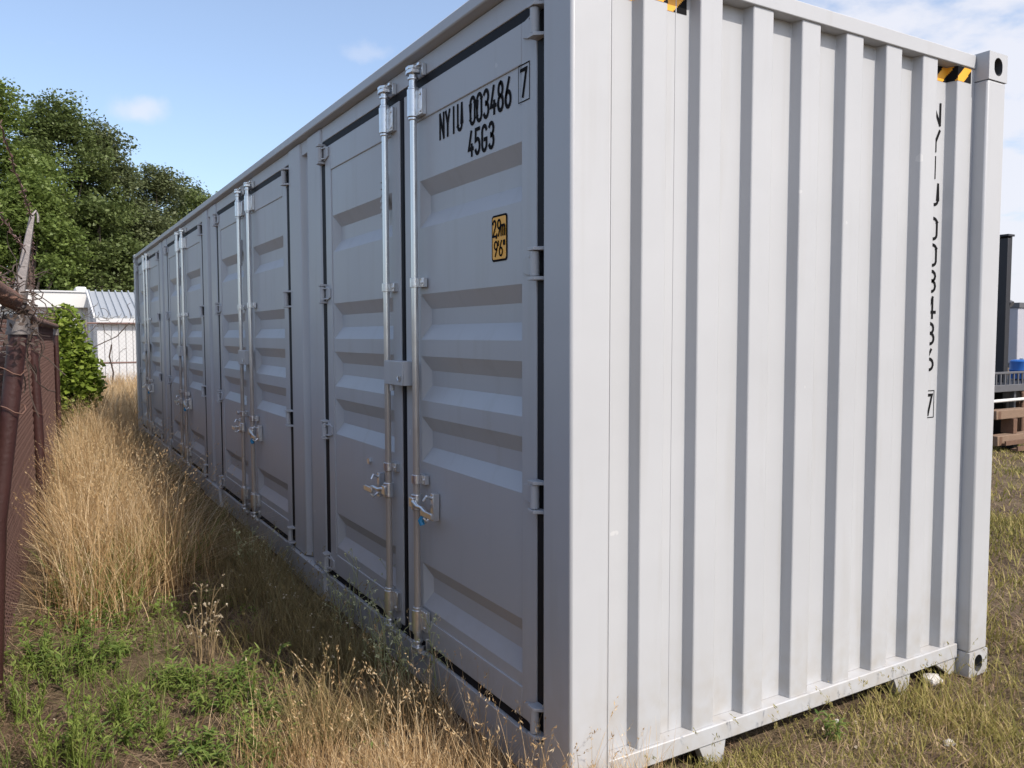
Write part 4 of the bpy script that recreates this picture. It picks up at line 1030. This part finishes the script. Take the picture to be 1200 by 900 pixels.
    p1 = blades(x, y, (.022+.066*g.random(len(x)))*(.6+.8*vnoise(x, y, 1.1, 20)), .0026+.0011*dist, .3+.9*g.random(len(x)), 82, 2, 1.6)
    x, y = scatter(420, .1, 2.6, -.5, .02, 83); p2 = seedheads(x, y, .08+.14*g.random(len(x)), .2+.6*g.random(len(x)), 84, .010, 7)
    v, q = join([p1, p2]); tag(fast_mesh('yellow_green_turf', v, q, M_LAWN), 'sunlit yellow green turf in front of the container end', 'grass', kind='stuff')
    # tiny pale flowers dotted along the shaded foot of the container
    x, y = scatter(230, -.42, -.03, 1.2, 9, 91, None, 1.5); g = np.random.default_rng(13)
    st = blades(x, y, .10+.22*g.random(len(x)), .002, .2+.4*g.random(len(x)), 92, 3)
    tips = st[0].reshape(len(x), 8, 3)[:, 6:].mean(1); P = (tips[:, None]+g.normal(size=(len(x), 3, 3))*.005).reshape(-1, 3)
    lv = leaf_quads(P, .0095, .5, .9, 93)
    v, q = join([st, lv]); ob = fast_mesh('small_white_flowers', v, q, [M_PALE, M_FLUFF], mat_idx=[0]*len(st[1])+[1]*len(lv[1]))
    tag(ob, 'tiny pale flowers on thin stems along the foot of the container', 'wildflowers', kind='stuff')
grass()

def pad_leaf(mb, p, d, L, w, droop):
    """lance-shaped leaf with a folded midrib"""
    d = d.normalized(); s = d.cross(Vector((0, 0, 1))); s = s.normalized() if s.length > .01 else Vector((1, 0, 0))
    pts = [(0, .08), (.35, 1), (.7, .7), (1, .02)]
    L0 = []; L1 = []; C = []
    for t, ww in pts:
        c = p+d*L*t+Vector((0, 0, -droop*L*t*t)); C.append(c); up = Vector((0, 0, .25*w*ww))
        L0.append(c-s*w*.5*ww+up); L1.append(c+s*w*.5*ww+up)
    o = L0+C+L1; n = 4; f = []
    for i in range(3): f += [(i, n+i, n+i+1, i+1), (n+i, 2*n+i, 2*n+i+1, n+i+1)]
    mb.add(o, f)
def weed(label, px, py, h, nst, kind, seed, group=None, spread=.06, shift=(0, 0)):
    rr = random.Random(seed); b = ground(px, py); b = Vector((b.x+shift[0], b.y+shift[1], float(gz(b.x, b.y))))
    names = {'leafy': 'leafy_weed', 'feather': 'feathery_weed', 'fluff': 'seeding_weed', 'wiry': 'flowering_weed'}
    t = thing(names[kind], label, 'weed', tuple(b), group)
    st = MB(); lf = MB(); fl = MB()
    for i in range(nst):
        a = rr.uniform(0, 6.28); r0 = spread*(1.3 if kind == 'leafy' else 1)*rr.random()**.6; hh = h*rr.uniform(.40, 1.05); ln = rr.uniform(.05, .35) if kind != 'fluff' else rr.uniform(.03, .30)
        p0 = Vector((r0*math.cos(a), r0*math.sin(a), -.02)); dr = Vector((math.cos(a+rr.uniform(-.6, .6)), math.sin(a+rr.uniform(-.6, .6)), 0))
        pts = [p0+Vector((0, 0, hh*k/6))+dr*(ln*hh*(k/6)**1.6)+Vector((rr.uniform(-.006, .006), rr.uniform(-.006, .006), 0)) for k in range(7)]
        st.tube(pts, [.0032*(1-.11*k) if kind != 'fluff' else .0030*(1-.1*k) for k in range(7)], 5, False)
        if kind == 'leafy':
            for k in range(1, 7):
                for j in range(3):
                    aa = rr.uniform(0, 6.28); pad_leaf(lf, pts[k].lerp(pts[k-1], rr.random()), Vector((math.cos(aa), math.sin(aa), rr.uniform(.1, .9))), rr.uniform(.034, .074)*(.65+h), rr.uniform(.008, .0145), rr.uniform(.0, .6))
        elif kind == 'feather':
            for k in range(1, 7):
                for j in range(7):
                    aa = rr.uniform(0, 6.28); pad_leaf(lf, pts[k].lerp(pts[k-1], rr.random()), Vector((math.cos(aa), math.sin(aa), rr.uniform(.5, 1.6))), rr.uniform(.022, .042), .0052, .1)
        else:
            for j in range(5 if kind == 'fluff' else 3):
                k = rr.randint(3, 6); q = pts[k]; aa = rr.uniform(0, 6.28); d = Vector((math.cos(aa), math.sin(aa), rr.uniform(.6, 1.8))).normalized()
                e = q+d*rr.uniform(.03, .11)*(h/.5); st.tube([q, q.lerp(e, .5)+Vector((0, 0, .006)), e], .0013, 4, False)
                for m_ in range(9 if kind == 'fluff' else 5):
                    dd = Vector((rr.gauss(0, 1), rr.gauss(0, 1), rr.gauss(.4, .8))).normalized(); pad_leaf(fl, e, dd, rr.uniform(.006, .011)*(1.5 if kind == 'wiry' else 1), .0075, .1)
            if kind == 'wiry':
                for k in (1, 2, 3, 4):
                    aa = rr.uniform(0, 6.28); pad_leaf(lf, pts[k], Vector((math.cos(aa), math.sin(aa), .8)), .030, .005, .4)
    dry = kind == 'fluff'
    st.build('stem', M_STEM if dry else (M_PALE if kind == 'wiry' else M_WEEDY), t)['kind'] = 'stuff'
    if lf.v:
        o = lf.build('leaf', M_WEEDY if kind in ('feather', 'wiry') else M_WEED, t, smooth=False); o['kind'] = 'stuff'
    if fl.v:
        o = fl.build('seed_head' if dry else 'flower', M_FLUFF if dry else M_YFLOW, t, smooth=False); o['kind'] = 'stuff'
    return t
gw = 'green weeds in the sunny patch'
weed('broad dark green leafy weed clump nearest the foot of the maroon post', 92, 800, .26, 26, 'leafy', 1, gw, .16)
weed('bright feathery upright weed in the bottom left corner', 72, 905, .36, 20, 'feather', 2, gw, .10)
weed('small leafy weed behind the dark green clump beside the dry grass', 118, 742, .20, 14, 'leafy', 3, gw, .12)
weed('thin pale weed standing right of the feathery bottom corner weed', 142, 850, .20, 8, 'feather', 4, gw, .06)
weed('low leafy weed in the middle of the sunny patch', 200, 815, .13, 14, 'leafy', 5, gw, .12)
weed('leafy weed standing in front of the white headed seeding weed', 250, 832, .22, 9, 'leafy', 6, gw, .06)
weed('tall leafy weed at the edge of the container shade', 292, 822, .26, 12, 'leafy', 7, gw, .09)
weed('short leafy weed right of the tall one at the shade edge', 326, 838, .14, 8, 'leafy', 8, gw, .05)
weed('flat leafy weed low in the golden foreground grass', 312, 884, .09, 14, 'leafy', 9, gw, .09)
weed('leafy weed close to the bottom edge among bare earth', 222, 880, .12, 12, 'leafy', 10, gw, .07)
weed('pale feathery weed hugging the base of the maroon post', 24, 850, .30, 12, 'feather', 11, gw, .09)
weed('little leafy weed between the golden grass and the dark clump', 150, 770, .10, 10, 'leafy', 12, gw, .08)
weed('pair of leafy stems beside the grey shade line above the tall leafy weed', 276, 800, .18, 7, 'leafy', 31, gw, .05)
weed('spreading leafy weed just right of the feathery bottom corner weed', 118, 870, .17, 16, 'leafy', 32, gw, .13)
weed('leafy weed half lost in the dry grass behind the sunny patch', 92, 712, .22, 10, 'leafy', 33, gw, .10)
weed('leafy sprig between the low middle weed and the white headed weed', 226, 806, .15, 6, 'leafy', 34, gw, .05)
weed('yellowish feathery weed by the bare earth at the bottom edge', 182, 872, .17, 6, 'feather', 35, gw, .07)
weed('broad low weed at the bottom edge left of the golden grass', 262, 890, .12, 13, 'leafy', 36, gw, .09)
weed('leafy weed against the maroon post halfway up its weedy foot', 58, 776, .24, 14, 'leafy', 37, gw, .12)
weed('dry brown weed with white fluffy seed heads in the shade edge', 238, 786, .43, 9, 'fluff', 13, None, .05)
gf = 'flowering weeds under the doors'
weed('tall thin weed with yellow flowers before the door seam', 440, 770, .66, 6, 'wiry', 14, gf, .06)
weed('pale flowering weed left of the door seam', 408, 745, .45, 9, 'wiry', 15, gf, .10)
weed('bushy pale weed growing under the lower rod ends', 478, 800, .46, 34, 'wiry', 16, gf, .20)
weed('sparse flowering weed in front of the right door leaf', 535, 818, .42, 7, 'wiry', 17, gf, .12)
weed('small white flowered weed under the second pair of doors', 300, 672, .30, 14, 'wiry', 18, gf, .16)
weed('small leafy weed growing against the bottom rail of the end wall', 948, 850, .17, 4, 'leafy', 19, None, .02, (0, -.12))
# a few pale stones on the turf
for i, (px, py, r, lab) in enumerate(((1112, 868, .022, 'small pale angular stone on the turf below the end wall'), (1092, 800, .045, 'pale rounded stone beside the far corner casting'), (980, 845, .013, 'tiny white pebble near the leafy weed by the end wall'), (212, 882, .016, 'small white pebble on bare earth among the weeds'))):
    b = ground(px, py); b.z = float(gz(b.x, b.y)); t = tag(bpy.data.objects.new('stone', None), None)
    bpy.data.objects.remove(t)
    rr = random.Random(i+40); m = MB(); V = []; n = 8
    for k in range(5):
        th = math.pi*(k+.5)/5
        for j in range(n): 
            q = r*rr.uniform(.75, 1.15); V.append((q*1.3*math.sin(th)*math.cos(6.283*j/n), q*math.sin(th)*math.sin(6.283*j/n), q*.7*math.cos(th)+r*.35))
    F = [(k*n+j, (k+1)*n+j, (k+1)*n+(j+1) % n, k*n+(j+1) % n) for k in range(4) for j in range(n)]+[tuple(range(n)), tuple(range(4*n, 5*n))[::-1]]
    o = m.add(V, F).build('stone', STONE, None, smooth=True); o.location = b
    tag(o, lab, 'stone')
